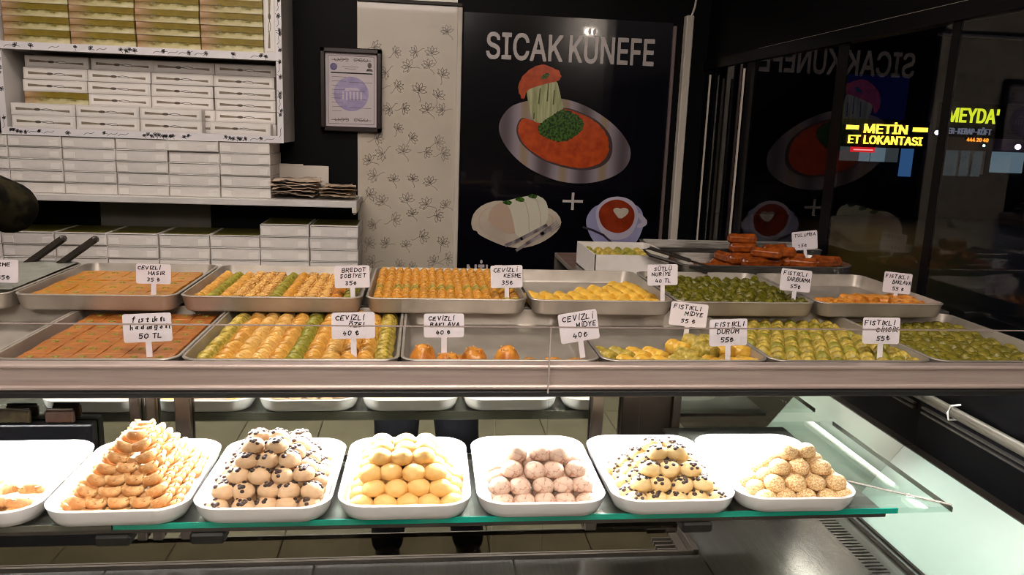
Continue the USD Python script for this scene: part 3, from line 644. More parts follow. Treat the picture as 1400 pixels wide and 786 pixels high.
# middle shelf: back stacks and the front row
for ci in range(4):
    xc = -1.222 + 0.095 + ci * 0.1885
    for k in range(6):
        floral = ci == 0 and k in (1, 2)
        if ci == 0 and k == 0: continue
        lab = f'{ordn[5 - k]} from top, {ordn[ci]} back stack from left, middle shelf'
        if floral: place('floral', None, 'floral_carton', 'olive floral pastry carton, ' + lab, 'box', mtx((xc + jig(0.002), 2.655 + jig(), 1.5535 + k * 0.0365), jig(0.4), s=(1, 0.86, 0.97)), 'floral cartons on the middle shelf')
        else: place('ribbon', rb, 'ribbon_box', 'white ribbon-printed pastry box, ' + lab, 'box', mtx((xc + jig(0.003) + (0.005 if k == 5 else 0), 2.655 + jig() + (0.012 if k == 5 else 0), 1.5535 + k * 0.0365), jig(0.6)), 'ribbon boxes')
# (front row: short boxes set in front of the stacks would not fit behind the film edge, so they are shallow trays of the same print)
rb2 = ribbon_box(0.184, 0.04, 0.0365)
for ci in range(4):
    for k in range(2 if ci < 3 else 1):
        place('ribbon_front', rb2, 'ribbon_box', f'white ribbon-printed pastry box, front row of middle shelf, {"upper" if k else "lower"} layer, {ordn[ci]} from left', 'box',
              mtx((-1.148 + ci * 0.1865 + (0.022 if ci == 3 else 0), UY + 0.006 + jig(0.001), 1.5535 + k * 0.0368), jig(0.3)), 'ribbon boxes')
# long shelf: six stacks of plain boxes
pb = plain_box(0.153, 0.185, 0.0348)
for ci in range(7):
    xc = -0.476 - 0.078 - (6 - ci) * 0.156
    for k in range(5):
        place('plain', pb, 'plain_box', f'plain white pastry box, {ordn[k]} from bottom, {ordn[6 - ci]} stack from right, long shelf', 'box',
              mtx((xc + jig(0.0012), 2.60 + jig(0.004), 1.356 + k * 0.0354), jig(0.5)), 'plain boxes on the long shelf')
# back counter stacks
for ci in range(9):
    xc = -0.203 - 0.0785 - (8 - ci) * 0.1565
    n = 5 if ci >= 7 else 4
    for k in range(n):
        place('plain', pb, 'plain_box', f'plain white pastry box, {ordn[n - 1 - k]} from top, {ordn[8 - ci]} stack from right, back counter', 'box',
              mtx((xc + jig(0.0015), 2.60 + jig(0.004), 1.0785 + k * 0.0392), jig(0.5), s=(1, 1, 1.1)), 'plain boxes on the back counter')

# papers on the long shelf
cb = thing('cardboard_piece', 'upright pale cardboard piece at the back of the long shelf, behind crumpled paper', 'cardboard', mtx((-0.40, 2.755, 1.3555), 2, -6))
part(cb, 'sheet', cat_([box(-0.085, 0.0, 0, 0.004, 0, 0.105), box(-0.001, 0.085, -0.001, 0.003, 0, 0.101)]), M_TRIM)


def crumple(w, d, seed, n=16):
    g = np.linspace(-0.5, 0.5, n); X, Y = np.meshgrid(g, g, indexing='ij')
    Z = (meshkit.fbm(np.stack([X * 4, Y * 4, X * 0 + seed * 3.3], -1), 4, seed) - 0.5) * 0.022
    P = np.stack([X * w + Z * 0.5, Y * d, Z], -1).reshape(-1, 3)
    f = []
    for i in range(n - 1):
        for j in range(n - 1):
            a = i * n + j; f += [(a, a + n, a + n + 1), (a, a + n + 1, a + 1)]
    f = np.array(f); v = np.vstack([P, P - [0, 0, 0.0012]]); m = len(P)
    bd = [i * n for i in range(n)] + [(n - 1) * n + j for j in range(1, n)] + [i * n + n - 1 for i in range(n - 2, -1, -1)] + [j for j in range(n - 2, 0, -1)]
    sf = []
    for a, b in zip(bd, bd[1:] + bd[:1]): sf += [(a, a + m, b), (b, a + m, b + m)]
    t = trimesh.Trimesh(v, np.vstack([f, f[:, ::-1] + m, sf]), process=False); t.fix_normals(); return t


M_PAPER = pm('old_newsprint', c(208, 190, 168), c(172, 150, 130), rough=0.8, scale=26, squash=(1, 1, 4))
M_PAPER2 = pm('pale_newsprint', c(206, 186, 158), c(166, 142, 116), rough=0.8, scale=26)
for nm, lab, x, w, k, mm, zz in (('newspaper_stack', 'heap of crumpled brown newspaper right of the box stacks on the long shelf', -0.405, 0.155, 6, M_PAPER, 0.0), ('paper_stack', 'smaller heap of pale crumpled paper at the far right end of the long shelf', -0.27, 0.115, 4, M_PAPER2, 0.0)):
    t = thing(nm, lab, 'paper', mtx((x, 2.665, 1.3735)))
    for q in range(k):
        m = crumple(w * rnd.uniform(0.85, 1), 0.14, q + (9 if k == 4 else 0)); m.apply_transform(mtx((jig(0.006), jig(0.01), q * 0.0085), jig(8), jig(3)))
        part(t, 'sheet', m, mm)

# ------------------------------------------------------------------ showcase
sc_ = thing('display_counter', 'long glass and stainless steel display counter with two levels of pastries', 'display counter')
part(sc_, 'fascia', box(-1.25, 0.985, 0.998, 1.012, 1.2615, 1.2935, 0.0025), M_LIP)
part(sc_, 'fascia_rim', box(-1.25, 0.985, 0.9955, 1.016, 1.2885, 1.2945, 0.002), M_LIP)
part(sc_, 'fascia_rim', box(-1.25, 0.985, 0.9945, 1.012, 1.2605, 1.267, 0.002), M_LIP)
part(sc_, 'gasket', box(-1.25, 0.985, 0.990, 1.02, 1.2525, 1.2602, 0.001), M_GASKET)
part(sc_, 'lower_tray_shelf', box(-1.25, 0.985, 1.012, 1.36, 1.255, 1.2645), M_STEEL)
part(sc_, 'upper_tray_shelf', box(-1.25, 0.34, 1.34, 1.575, 1.283, 1.2955, 0.002), M_STEEL)
part(sc_, 'upper_tray_shelf', box(0.341, 0.985, 1.34, 1.98, 1.283, 1.2955, 0.002), M_STEEL)
part(sc_, 'rear_support', box(-1.25, 0.985, 1.40, 1.43, 0.3, 1.283), M_BLACK)
part(sc_, 'back_panel', box(-1.25, 0.34, 1.55, 1.572, 0.0, 1.283), M_SHOPWALL)
part(sc_, 'back_panel', box(0.341, 0.985, 1.95, 1.98, 0.0, 1.283), M_SHOPWALL)
part(sc_, 'end_panel', box(0.985, 0.998, 0.975, 1.98, 0.0, 1.2525), M_BLACK)
part(sc_, 'end_panel', box(-1.27, -1.25, 0.975, 1.572, 0.0, 1.2525), M_BLACK)
part(sc_, 'mirror', box(-1.25, 0.3285, 1.317, 1.325, 0.882, 1.25), M_MIRROR)
part(sc_, 'lower_mirror', box(-1.25, 0.491, 1.317, 1.325, 0.60, 0.881), mat('shade_tinted_mirror', {'g': ('glossy_bsdf', {'color': (0.24, 0.215, 0.175), 'roughness': 0.0})}, [], 'g.BSDF'), label='lower mirror with the shading of the floor put into its tint')  # dark tint puts the shaded floor by the counter into the mirror colour
part(sc_, 'mirror', box(0.3295, 0.985, 1.385, 1.395, 0.882, 1.25), M_MIRROR)
# doors' frames in front of the mirror
for x0, x1 in ((-0.477, -0.4605), (-0.4515, -0.434), (-0.405, -0.379), (0.304, 0.326)):
    part(sc_, 'door_frame', box(x0, x1, 1.304, 1.316, 0.885, 1.25, 0.002), M_DARKMETAL)
parts(sc_, 'door_panel', [box(0.412, 0.474, 1.376, 1.384, 0.885, 1.25, 0.001), box(0.378, 0.412, 1.370, 1.384, 0.885, 1.25, 0.001), box(0.474, 0.49, 1.366, 1.384, 0.885, 1.25, 0.001)], M_DARKMETAL)
part(sc_, 'door_panel', box(-1.2, -0.533, 1.292, 1.316, 0.885, 1.101, 0.002), M_BLACK)  # black panel added over the mirror in place of a dark reflection
part(sc_, 'door_latch', box(-0.471, -0.466, 1.298, 1.304, 1.087, 1.101, 0.001), M_CARDTAB)
# deck of steel sheets with a slotted one at the right
HD = 0.88
for x0, x1 in ((-1.0, -0.5), (-0.497, -0.170), (-0.167, 0.162), (0.165, 0.494)):
    part(sc_, 'deck_sheet', box(x0, x1, 0.985, 1.222, HD - 0.012, HD, 0.001), M_DECK)
man = lambda x0, x1, y0, y1, z0, z1: m3.Manifold.cube([x1 - x0, y1 - y0, z1 - z0]).translate([x0, y0, z0])
dk = man(0.497, 0.832, 0.985, 1.372, HD - 0.012, HD)
for k in range(34):
    dk -= man(0.772, 0.806, 0.995 + k * 0.0108, 1.0 + k * 0.0108, HD - 0.03, HD + 0.02)
part(sc_, 'deck_sheet', dk, M_DECK)
part(sc_, 'deck_underside', box(0.75, 0.826, 0.986, 1.371, HD - 0.02, HD - 0.0125), M_BLACK)
for q, (x0, x1, h, mm) in enumerate(((0.832, 0.838, 0.004, M_DARKMETAL), (0.838, 0.842, 0.007, M_DECK), (0.842, 0.850, 0.003, M_GASKET), (0.850, 0.856, 0.006, M_DARKMETAL))):
    part(sc_, 'deck_edge_rail', box(x0, x1, 0.985, 1.372, HD - 0.012, HD + h), mm)
# sloped mint side panel, dark upper side with rails and pipe
sl = np.array([[0.856, HD - 0.004], [0.962, HD + 0.130], [0.962, HD + 0.118], [0.862, HD - 0.012]])
part(sc_, 'side_slope', loft([np.c_[sl[:, 0], np.full(4, y), sl[:, 1]] for y in (1.3845, 0.978)]), M_MINT)
part(sc_, 'side_rail', box(0.962, 0.985, 0.978, 1.3845, 1.003, 1.012, 0.001), M_DARKMETAL)
for z in (1.083, 1.093):
    part(sc_, 'side_rail', box(0.978, 0.985, 0.978, 1.372, z, z + 0.004), M_DECK)
part(sc_, 'pipe', tube([(0.965, y, 1.125) for y in (0.98, 1.1, 1.25, 1.384)], 0.010, 14), pm('pipe_grey', c(92, 87, 78), rough=0.4, metal=0.3), 40, label='grey horizontal pipe along the dark side wall')
part(sc_, 'pipe_clip', tube([(0.972, 1.262, 1.112), (0.956, 1.262, 1.112), (0.952, 1.262, 1.125), (0.956, 1.262, 1.138), (0.975, 1.262, 1.14)], 0.002, 6), M_CARDTAB)
# air-duct frame: perforated front rail and right arm
pr = m3.Manifold.cube([1.49, 0.006, 0.018]).translate([-1.0, 1.224, 0.868 + 0.0])
holes = [man(-0.42 + k * 0.012, -0.4165 + k * 0.012, 1.21, 1.24, 0.8755, 0.8785) for k in range(58)]
pr -= m3.Manifold.batch_boolean(holes, m3.OpType.Add)
part(sc_, 'duct_rail', pr, M_DARKMETAL)
parts(sc_, 'duct_arm', [box(0.482, 0.493, 1.224, 1.315, 0.872, 0.8885, 0.001), box(0.466, 0.482, 1.232, 1.315, 0.866, 0.872)], M_DARKMETAL)
for k in range(5):
    part(sc_, 'duct_fin', box(0.43, 0.466, 1.247 + k * 0.013, 1.251 + k * 0.013, 0.862, 0.870), M_DARKMETAL)
part(sc_, 'duct_rail', box(-1.0, 0.482, 1.275, 1.279, 0.853, 0.861), M_DARKMETAL)
# glass shelf and the dark panel below it
part(sc_, 'shelf_panel', box(-1.2, 0.45, 1.006, 1.215, 1.0595, 1.0665, 0.001), M_DARKPANEL)
part(sc_, 'shelf_panel', box(0.451, 0.686, 1.006, 1.348, 1.0595, 1.0665, 0.001), M_DARKPANEL)
part(sc_, 'glass_shelf', box(-0.395, 0.45, 1.003, 1.217, 1.0682, 1.076), M_SHELFGLASS)
part(sc_, 'glass_shelf', box(0.451, 0.785, 1.003, 1.350, 1.0682, 1.076), M_SHELFGLASS)
part(sc_, 'glass_edge', box(-1.2, 0.45, 1.217, 1.219, 1.0595, 1.076), M_GREYEDGE)
part(sc_, 'glass_shelf', box(-1.2, -0.397, 1.003, 1.217, 1.0682, 1.076), M_SHELFGLASS)
part(sc_, 'glass_edge', box(-0.395, 0.70, 1.0005, 1.003, 1.0682, 1.076), M_TEAL, label='teal polished front edge of the glass shelf')
part(sc_, 'glass_edge', box(0.70, 0.785, 1.0005, 1.003, 1.0682, 1.076), M_SHELFGLASS)
part(sc_, 'glass_edge', box(-1.2, -0.397, 1.0005, 1.003, 1.0682, 1.076), M_GREYEDGE)
part(sc_, 'glass_edge', box(0.785, 0.7862, 1.0005, 1.350, 1.0682, 1.076), M_GREYEDGE)
for x in (-0.42, -0.30, 0.375):
    part(sc_, 'shelf_clip', box(x, x + 0.045, 1.0, 1.03, 1.044, 1.0595, 0.003), M_GASKET)
part(sc_, 'shelf_brace', tube([(0.655, 1.10, 1.078), (0.787, 1.004, 1.078)], 0.0016, 6), M_STEEL)
# front glass: two panes with a joint
part(sc_, 'front_glass', box(-1.25, 0.167, 0.976, 0.982, 0.5, 1.351), M_FRONTGLASS)
part(sc_, 'front_glass', box(0.1695, 0.985, 0.976, 0.982, 0.5, 1.351), M_FRONTGLASS)
for x0, x1 in ((-1.25, 0.167), (0.1695, 0.985)):
    part(sc_, 'front_glass_edge', box(x0, x1, 0.976, 0.982, 1.351, 1.3516), M_GLASSTOP, label='bright top edge of the front glass')
part(sc_, 'front_glass_joint', box(0.1675, 0.169, 0.977, 0.981, 1.262, 1.351), pm('clear_sealant', c(176, 166, 160), rough=0.4))
for k, (y, z) in enumerate(((0.986, 0.5), (0.986, 0.46))):
    if k == 0: part(sc_, 'base_rail', box(-1.25, 0.985, 0.97, 1.0, 0.44, 0.5, 0.003), M_DARKMETAL)
for x in (-1.2, 0.9):
    part(sc_, 'leg', box(x, x + 0.06, 1.0, 1.06, 0.0, 0.44, 0.003), M_DARKMETAL)
# LED tubes: one along the underside of the tray shelf, one along the right side
t = thing('led_tube', 'white LED tube fixed under the steel tray shelf above the cookie plates', 'lamp')
part(t, 'tube', tube([(-1.05, 1.23, 1.238), (0.69, 1.23, 1.238)], 0.006, 10), M_LEDW)
part(t, 'holder', box(-1.06, 0.70, 1.215, 1.245, 1.2455, 1.2545, 0.001), M_CARDTAB)
part(t, 'shade', box(-1.06, 0.70, 1.2445, 1.2465, 1.203, 1.2454), M_DARKMETAL)  # unseen plate added behind the tube to keep its light off the door frames
t = thing('led_tube', 'white LED tube running front to back at the right end of the showcase', 'lamp')
part(t, 'tube', tube([(0.968, 1.0, 1.236), (0.968, 1.36, 1.236)], 0.0035, 10), M_LEDSIDE)
part(t, 'holder', box(0.957, 0.979, 0.995, 1.365, 1.2405, 1.2505, 0.001), M_CARDTAB)
# small blocks added on the black panel in place of colourful mirror reflections
for k, (x, w, a, b, lab) in enumerate(((-0.655, 0.05, c(62, 54, 26), c(30, 22, 16), 'small added yellow-brown reflection packet on the black ledge at the far left'), (-0.585, 0.045, c(52, 24, 18), c(60, 42, 28), 'small added brown-red reflection packet on the black ledge behind the cookies'))):
    t = thing('snack_packet', lab, 'block', mtx((x, 1.304, 1.1015)))
    part(t, 'pouch', box(-w / 2, w / 2, -0.004, 0.004, 0, 0.021, 0.002), pm(f'packet_print_{"yellow" if k == 0 else "red"}', a, b, rough=0.4, scale=90, detail=5))
    part(t, 'seal_strip', box(-w / 2 + 0.002, w / 2 - 0.002, -0.001, 0.001, 0.021, 0.024), M_DARKMETAL)

# ------------------------------------------------------------------ trays
trayn = {}


def tray(name, lab, X0, X1, Y0, Y1, z, h, r=0.022, m=M_ALU, group=None):
    t = thing(name, lab, 'tray', mtx(((X0 + X1) / 2, (Y0 + Y1) / 2, z)), group)
    part(t, 'pan', dish(X1 - X0, Y1 - Y0, r, [(0.012, 0), (0.007, 0.0015), (0.0045, 0.005), (0.0005, h - 0.003), (-0.001, h - 0.0012), (0.0, h), (0.003, h), (0.0035, h - 0.002), (0.0075, 0.007), (0.010, 0.0035), (0.015, 0.0025)]), m, 35)
    return t


LZ, UZ = 1.2647, 1.2962
LY0, LY1, UY0, UY1 = 1.018, 1.325, 1.272, 1.562
LT = [('empty', 'empty steel tray at the far left of the front row', -0.765, -0.541), ('semo', 'steel tray of flat brown pastry squares dotted with pistachio, front row', -0.538, -0.311), ('ozel', 'steel tray of gold and green striped pastry rolls, front row', -0.308, -0.0275),
      ('mound', 'nearly empty steel tray with a few glazed mounds along its front, front row', -0.0245, 0.247), ('midye', 'half-empty steel tray of yellow and green folded pastries, front row', 0.2505, 0.490), ('durum', 'steel tray heaped with pale green pistachio rolls, front row', 0.4935, 0.7375), ('cimcik', 'steel tray of rough olive-green pistachio pastry at the right end of the front row', 0.741, 0.968)]
UT = [('sheet', 'steel tray under a sheet of clear film at the far left of the rear row', -0.862, -0.635), ('hasir', 'steel tray of flat orange pastry with pistachio patches, rear row', -0.629, -0.386), ('sob', 'steel tray of crumb-topped pastry strips with green stripes, rear row', -0.3805, -0.0945), ('kesme', 'steel tray packed with narrow deep-gold pastry fingers, rear row', -0.088, 0.178),
      ('nuriye', 'steel tray with yellow pastry pillows filling its front half, rear row', 0.1845, 0.431), ('sarma', 'steel tray full of dark green pistachio bites, rear row', 0.437, 0.687), ('baklava', 'mostly empty steel tray with orange pastries at its front corner, rear row', 0.693, 0.930)]
for k, lab, a, b in LT: tray('pastry_tray', lab, a, b, LY0, LY1, LZ, 0.031)
for k, lab, a, b in UT: tray('pastry_tray', lab, a, b, UY0, UY1, UZ, 0.0275)
tray('pastry_tray', 'shallow steel tray of brown syrup fingers behind the rear row', 0.545, 0.955, 1.60, 1.775, UZ, 0.036, 0.06, M_STEEL)
tray('pastry_tray', 'long steel tray standing behind the tray of syrup fingers', 0.545, 0.965, 1.79, 1.93, UZ, 0.045, 0.012, M_STEEL)

rnd = random.Random(21)
R_ = lambda a, b: rnd.uniform(a, b)


def simple(m, mesh, extra=()):
    def build(t):
        p = part(t, 'pastry', mesh, m, 50)
        for nm, e, em in extra: part(p, nm, e, em, 40)
    return build


def crumbs(n, rx, ry, z, seed, s=0.0022):
    rr = random.Random(seed); out = []
    for _ in range(n):
        b = trimesh.creation.icosphere(subdivisions=0, radius=rr.uniform(0.6, 1.2) * s); b.apply_transform(mtx((rr.uniform(-rx, rx), rr.uniform(-ry, ry), z + rr.uniform(-0.001, 0.001)), rr.uniform(0, 90), s=(1, 1, 0.7)))
        out.append(b)
    return cat_(out)


# flat squares (two trays)
def semo_piece(w, d, h, seed):
    g = box(-w / 2, w / 2, -d / 2, d / 2, 0, h, 0.0009)
    g = g.subdivide(); v = g.vertices.copy(); v[:, 2] += np.where(v[:, 2] > h * 0.6, (meshkit.noise(v * 90 + seed, seed) - 0.5) * 0.003, 0)
    return trimesh.Trimesh(v, g.faces, process=False)


for x0, x1, y0, z, mm, nm, lab, gr, y1, nx, ny in ((-0.522, -0.327, LY0 + 0.016, LZ + 0.003, F_SEMO, 'brown_pastry_square', 'flat brown pastry square', 'brown pastry squares', LY1 - 0.02, 6, 7), (-0.613, -0.402, UY0 + 0.016, UZ + 0.003, F_SEMO2, 'orange_pastry_square', 'flat orange pastry square', 'orange pastry squares', UY1 - 0.06, 5, 5)):
    w, d = (x1 - x0) / nx, (y1 - y0) / ny
    for i in range(nx):
        for j in range(ny):
            sd = (i * 3 + j) % 3; kk = gr + str(sd)
            place(kk, simple(mm, semo_piece(w - 0.0004, d - 0.0004, 0.019, sd), [('pistachio', crumbs(20 + 8 * sd, 0.0045, 0.0035, 0.0195, sd, 0.0014), F_PIST)]), nm, f'{lab}, {ON(i)} from left, {ON(j)} row from front', 'pastry', mtx((x0 + (i + 0.5) * w, y0 + (j + 0.5) * d, z + R_(0, 0.0004)), 0), gr)

# rolls in columns (gold and green striped)
cols = [('g', F_GREENMIX), ('a', F_GOLD), ('p', F_PALE), ('p', F_PALE), ('a', F_GOLD), ('n', F_GREEN), ('a', F_GOLD), ('p', F_PALE), ('a', F_GOLD), ('a', F_GOLD), ('g', F_GREENMIX)]
wd = {'g': 'green-and-gold', 'a': 'golden', 'p': 'pale golden', 'n': 'green pistachio', 'r': 'crumb-topped golden'}
x0, x1 = -0.297, -0.039; w = (x1 - x0) / 11
for i, (ck, mm) in enumerate(cols):
    for j in range(12):
        v = (i + 2 * j) % 3
        place(f'oz{ck}{v}', simple(mm, rollmesh(0.0118, 0.0235, v, 2.5, 0.07, 0.16, rz=0.0135)), 'striped_pastry_roll', f'{wd[ck]} roll, {ON(i)} stripe from left, {ON(j)} from front, striped front-row tray', 'pastry', mtx((x0 + (i + 0.5) * w + R_(-0.0012, 0.0012), LY0 + 0.03 + j * 0.0228, LZ + 0.003 + R_(0, 0.0025)), R_(-7, 7)), f'{wd[ck]} rolls of the striped tray')
cols2 = [('a', F_GOLD), ('n', F_GREEN), ('a', F_GOLD), ('r', F_PALE), ('r', F_PALE), ('r', F_PALE), ('n', F_GREEN), ('a', F_GOLD2), ('r', F_PALE), ('r', F_PALE), ('r', F_PALE), ('a', F_ORANGE), ('n', F_GREEN)]
x0, x1 = -0.366, -0.109; w = (x1 - x0) / 13
for i, (ck, mm) in enumerate(cols2):
    for j in range(9):
        v = (i + j) % 3
        ex = [('crumb', crumbs(26, 0.008, 0.010, 0.0205, v, 0.002), F_NUT)] if ck == 'r' else []
        place(f'sb{ck}{v}{mm.GetPath().name}', simple(mm, rollmesh(0.0100, 0.0245, v + 4, 2.5, 0.06, 0.14, rz=0.0125), ex), 'strip_pastry', f'{wd[ck]} pastry, {ON(i)} strip from left, {ON(j)} from front, rear-row tray of strips', 'pastry', mtx((x0 + (i + 0.5) * w + R_(-0.001, 0.001), UY0 + 0.03 + j * 0.0238, UZ + 0.003 + R_(0, 0.002)), R_(-6, 6)), f'{wd[ck]} pastries of the crumb-topped tray')
# narrow fingers
x0, x1 = -0.078, 0.168; w = (x1 - x0) / 16
for i in range(16):
    for j in range(9):
        v = (i * 2 + j) % 3; gr = j in (0, 3) and (i % 4 != 1) and j == 3 or (j == 0 and i > 13)
        mm = F_GREENMIX if gr else F_GOLD2
        place(f'ke{int(bool(gr))}{v}', simple(mm, rollmesh(0.0086, 0.0268, v + 8, 1.5, 0.08, 0.10, rz=0.0125)), 'pastry_finger', f'narrow {"greenish" if gr else "deep gold"} pastry finger, {ON(i)} from left, {ON(j)} row from front, packed rear-row tray', 'pastry', mtx((x0 + (i + 0.5) * w, UY0 + 0.024 + j * 0.0282, UZ + 0.003 + j * 0.0009 + R_(0, 0.0015)), R_(-4, 4)), f'{"greenish" if gr else "deep gold"} pastry fingers')
# yellow pillows
for i in range(9):
    for j in range(2 if i < 4 else (3 if i < 7 else 4)):
        v = (i + j) % 3
        place(f'nu{v}', simple(F_YELLOW, rollmesh(0.0128, 0.044, v + 12, 2, 0.05, 0.12, rz=0.0115)), 'yellow_pastry_pillow', f'plump yellow pastry pillow, {ON(i)} from left, {ON(j)} row from front, rear-row tray', 'pastry', mtx((0.205 + i * 0.0252 + j * -0.004, UY0 + 0.038 + j * 0.041, UZ + 0.003 + (0.004 if (i > 4 and j > 0) else 0)), 16 + R_(-6, 6)), 'yellow pastry pillows')
# dark green bites
for i in range(12):
    for j in range(12):
        v = (i * 5 + j * 3) % 4
        place(f'sa{v}', simple(F_DARKGREEN, lump(0.0118, 0.0122, 0.0135, v, 0.32, 2.6)), 'pistachio_bite', f'dark green pistachio bite, {ON(i)} from left, {ON(j)} row from front, rear-row tray', 'pastry', mtx((0.453 + i * 0.0198 + (0.008 if j % 2 else 0) + R_(-0.002, 0.002), UY0 + 0.022 + j * 0.0207 + R_(-0.002, 0.002), UZ + 0.003 + R_(0, 0.005)), R_(0, 360), R_(-16, 16), R_(-16, 16)), 'dark green pistachio bites')
# orange pastries at the corner of the right rear tray
for i in range(9):
    for j in range(3):
        if j == 2 and i < 3: continue
        v = (i + j) % 3
        place(f'ba{v}', simple(F_ORANGE, rollmesh(0.0125, 0.034, v + 20, 2, 0.06, 0.2, rz=0.011)), 'orange_pastry', f'glazed orange pastry, {ON(i)} from left, {ON(j)} row from front, mostly empty rear-row tray', 'pastry', mtx((0.728 + i * 0.0222 + j * 0.004, UY0 + 0.03 + j * 0.036, UZ + 0.003 + (0.006 if 2 < i < 6 and j == 1 else 0)), 30 + R_(-25, 25)), 'orange pastries')
# mounds
for k, (x, sx, sz) in enumerate(((0.004, 0.0185, 0.024), (0.038, 0.019, 0.017), (0.075, 0.0195, 0.022), (0.121, 0.0185, 0.023), (0.154, 0.0165, 0.012), (0.186, 0.0165, 0.0135), (0.217, 0.0185, 0.012))):
    place(f'mo{k % 3}', simple(F_ORANGE, lump(0.0185, 0.019, 0.0125, k % 3 + 5, 0.2, 2.2, 3, -0.4), [('crumb', crumbs(16, 0.011, 0.011, 0.0155, k, 0.0016), F_NUT)]), 'glazed_mound', ('tall' if sz > 0.016 else 'low') + f' glazed pastry mound, {ordn[k]} from the left along the front of the nearly empty tray', 'pastry', mtx((x, 1.052, LZ + 0.003), k * 60, s=(sx / 0.0185, 1, 1.55 * sz / 0.0165)), 'glazed mounds')
place('mo1', None, 'glazed_mound', 'small reddish glazed mound behind the price tag in the nearly empty tray', 'pastry', mtx((0.052, 1.088, LZ + 0.003), 20, s=0.85), 'glazed mounds')
# folded yellow and green pastries
for i in range(9):
    for j in range(3):
        if j == 2 and i < 5: continue
        if j == 1 and i == 4: continue
        v = (i + j) % 3; gr = (i * 7 + j * 3) % 5 in (0, 3)
        place(f'fm{int(gr)}{v}', simple(F_GREENMIX if gr else F_YELLOW, rollmesh(0.0135, 0.042, v + 30, 4, 0.07, 0.15, rz=0.0125)), 'folded_pastry', f'folded {"green-tinged" if gr else "yellow"} pastry, {ON(i)} from left, {ON(j)} row from front, half-empty tray', 'pastry', mtx((0.27 + i * 0.0255, LY0 + 0.036 + j * 0.043, LZ + 0.003 + (0.009 if i > 5 and j > 0 else 0)), 24 + R_(-7, 7)), f'{"green-tinged" if gr else "yellow"} folded pastries')
# pale green rolls
for i in range(10):
    for j in range(11):
        v = (i + j) % 4
        place(f'du{v}', simple(F_GREENMIX if v else F_GREEN, lump(0.0122, 0.0148, 0.0155, v + 40, 0.2, 2.4)), 'pistachio_roll', f'pale green pistachio roll, {ON(i)} from left, {ON(j)} row from front, heaped front-row tray', 'pastry', mtx((0.511 + i * 0.0232 + (0.0116 if j % 2 else 0) * (i < 9), LY0 + 0.024 + j * 0.0252, LZ + 0.002 + 0.0045 * math.sin(j * 0.5 + 0.6) + R_(0, 0.002)), R_(-20, 20)), 'pale green pistachio rolls')
for i in range(11):
    for j in range(13):
        v = (i * 3 + j) % 4
        place(f'ci{v}', simple(F_OLIVEGREEN, lump(0.0115, 0.0128, 0.0105, v + 50, 0.34, 2.6)), 'olive_pistachio_bite', f'rough olive-green pistachio bite, {ON(i)} from left, {ON(j)} row from front, right-end tray', 'pastry', mtx((0.758 + i * 0.0192 + (0.006 if j % 2 else 0) + R_(-0.002, 0.002), LY0 + 0.022 + j * 0.0213 + R_(-0.002, 0.002), LZ + 0.003 + R_(0, 0.004)), R_(0, 360), R_(-14, 14), R_(-14, 14)), 'olive pistachio bites')
# syrup fingers
tb_ = simple(F_TULUMBA, rollmesh(0.0122, 0.068, 3, 1, 0.02, 0.06, flute=0.09, n=28, m=12))
tz = UZ + 0.004
spots = [(0.741, 1.742, 0.0, 88), (0.738, 1.714, 0.0, 95), (0.742, 1.742, 0.0205, 90), (0.738, 1.718, 0.0205, 84), (0.7385, 1.735, 0.041, 92), (0.737, 1.742, 0.0615, 86), (0.69, 1.735, 0.0, 20), (0.682, 1.70, 0.0, 60), (0.694, 1.728, 0.021, 10),
         (0.71, 1.65, 0, 75), (0.735, 1.675, 0, 20), (0.76, 1.65, 0, 110), (0.79, 1.69, 0, 40), (0.82, 1.655, 0, 100), (0.845, 1.70, 0, 60), (0.875, 1.655, 0, 85), (0.905, 1.695, 0, 30), (0.80, 1.735, 0, 70), (0.84, 1.745, 0, 20), (0.87, 1.735, 0, 100), (0.77, 1.675, 0.021, 60), (0.735, 1.655, 0.021, 100), (0.81, 1.69, 0.021, 15), (0.845, 1.66, 0.021, 70), (0.80, 1.672, 0.042, 80), (0.905, 1.67, 0.02, 110),
         (0.60, 1.66, 0, 84), (0.64, 1.69, 0, 70), (0.85, 1.725, 0.021, 70), (0.915, 1.73, 0, 80), (0.785, 1.71, 0.021, 100), (0.76, 1.655, 0.042, 60), (0.72, 1.69, 0.021, 95), (0.925, 1.70, 0.02, 60), (0.81, 1.725, 0.041, 110)]
for k, (x, y, z, a) in enumerate(spots):
    kind_ = 'apart' if x < 0.65 else ('stacked' if 0.73 < x < 0.745 and y > 1.7 else 'heaped')
    grp = [q for q in spots if ('apart' if q[0] < 0.65 else ('stacked' if 0.73 < q[0] < 0.745 and q[1] > 1.7 else 'heaped')) == kind_]
    rank = sorted(range(len(grp)), key=lambda q: (grp[q][2], grp[q][1]) if kind_ == 'stacked' else (grp[q][0], grp[q][1])); pos_ = rank.index(grp.index((x, y, z, a)))
    lab = {'apart': f'brown syrup finger lying apart in the shallow tray, {ON(pos_)} from the left', 'stacked': f'brown syrup finger in the tall stack at the back, {ON(pos_)} from the bottom', 'heaped': f'brown syrup finger in the loose heap behind the rear row, {ON(pos_)} from the left'}[kind_]
    place('tul', tb_, 'syrup_finger', lab, 'pastry', mtx((x, y, tz + z), a), {'apart': 'syrup fingers apart', 'stacked': 'stacked syrup fingers', 'heaped': 'heaped syrup fingers'}[kind_])
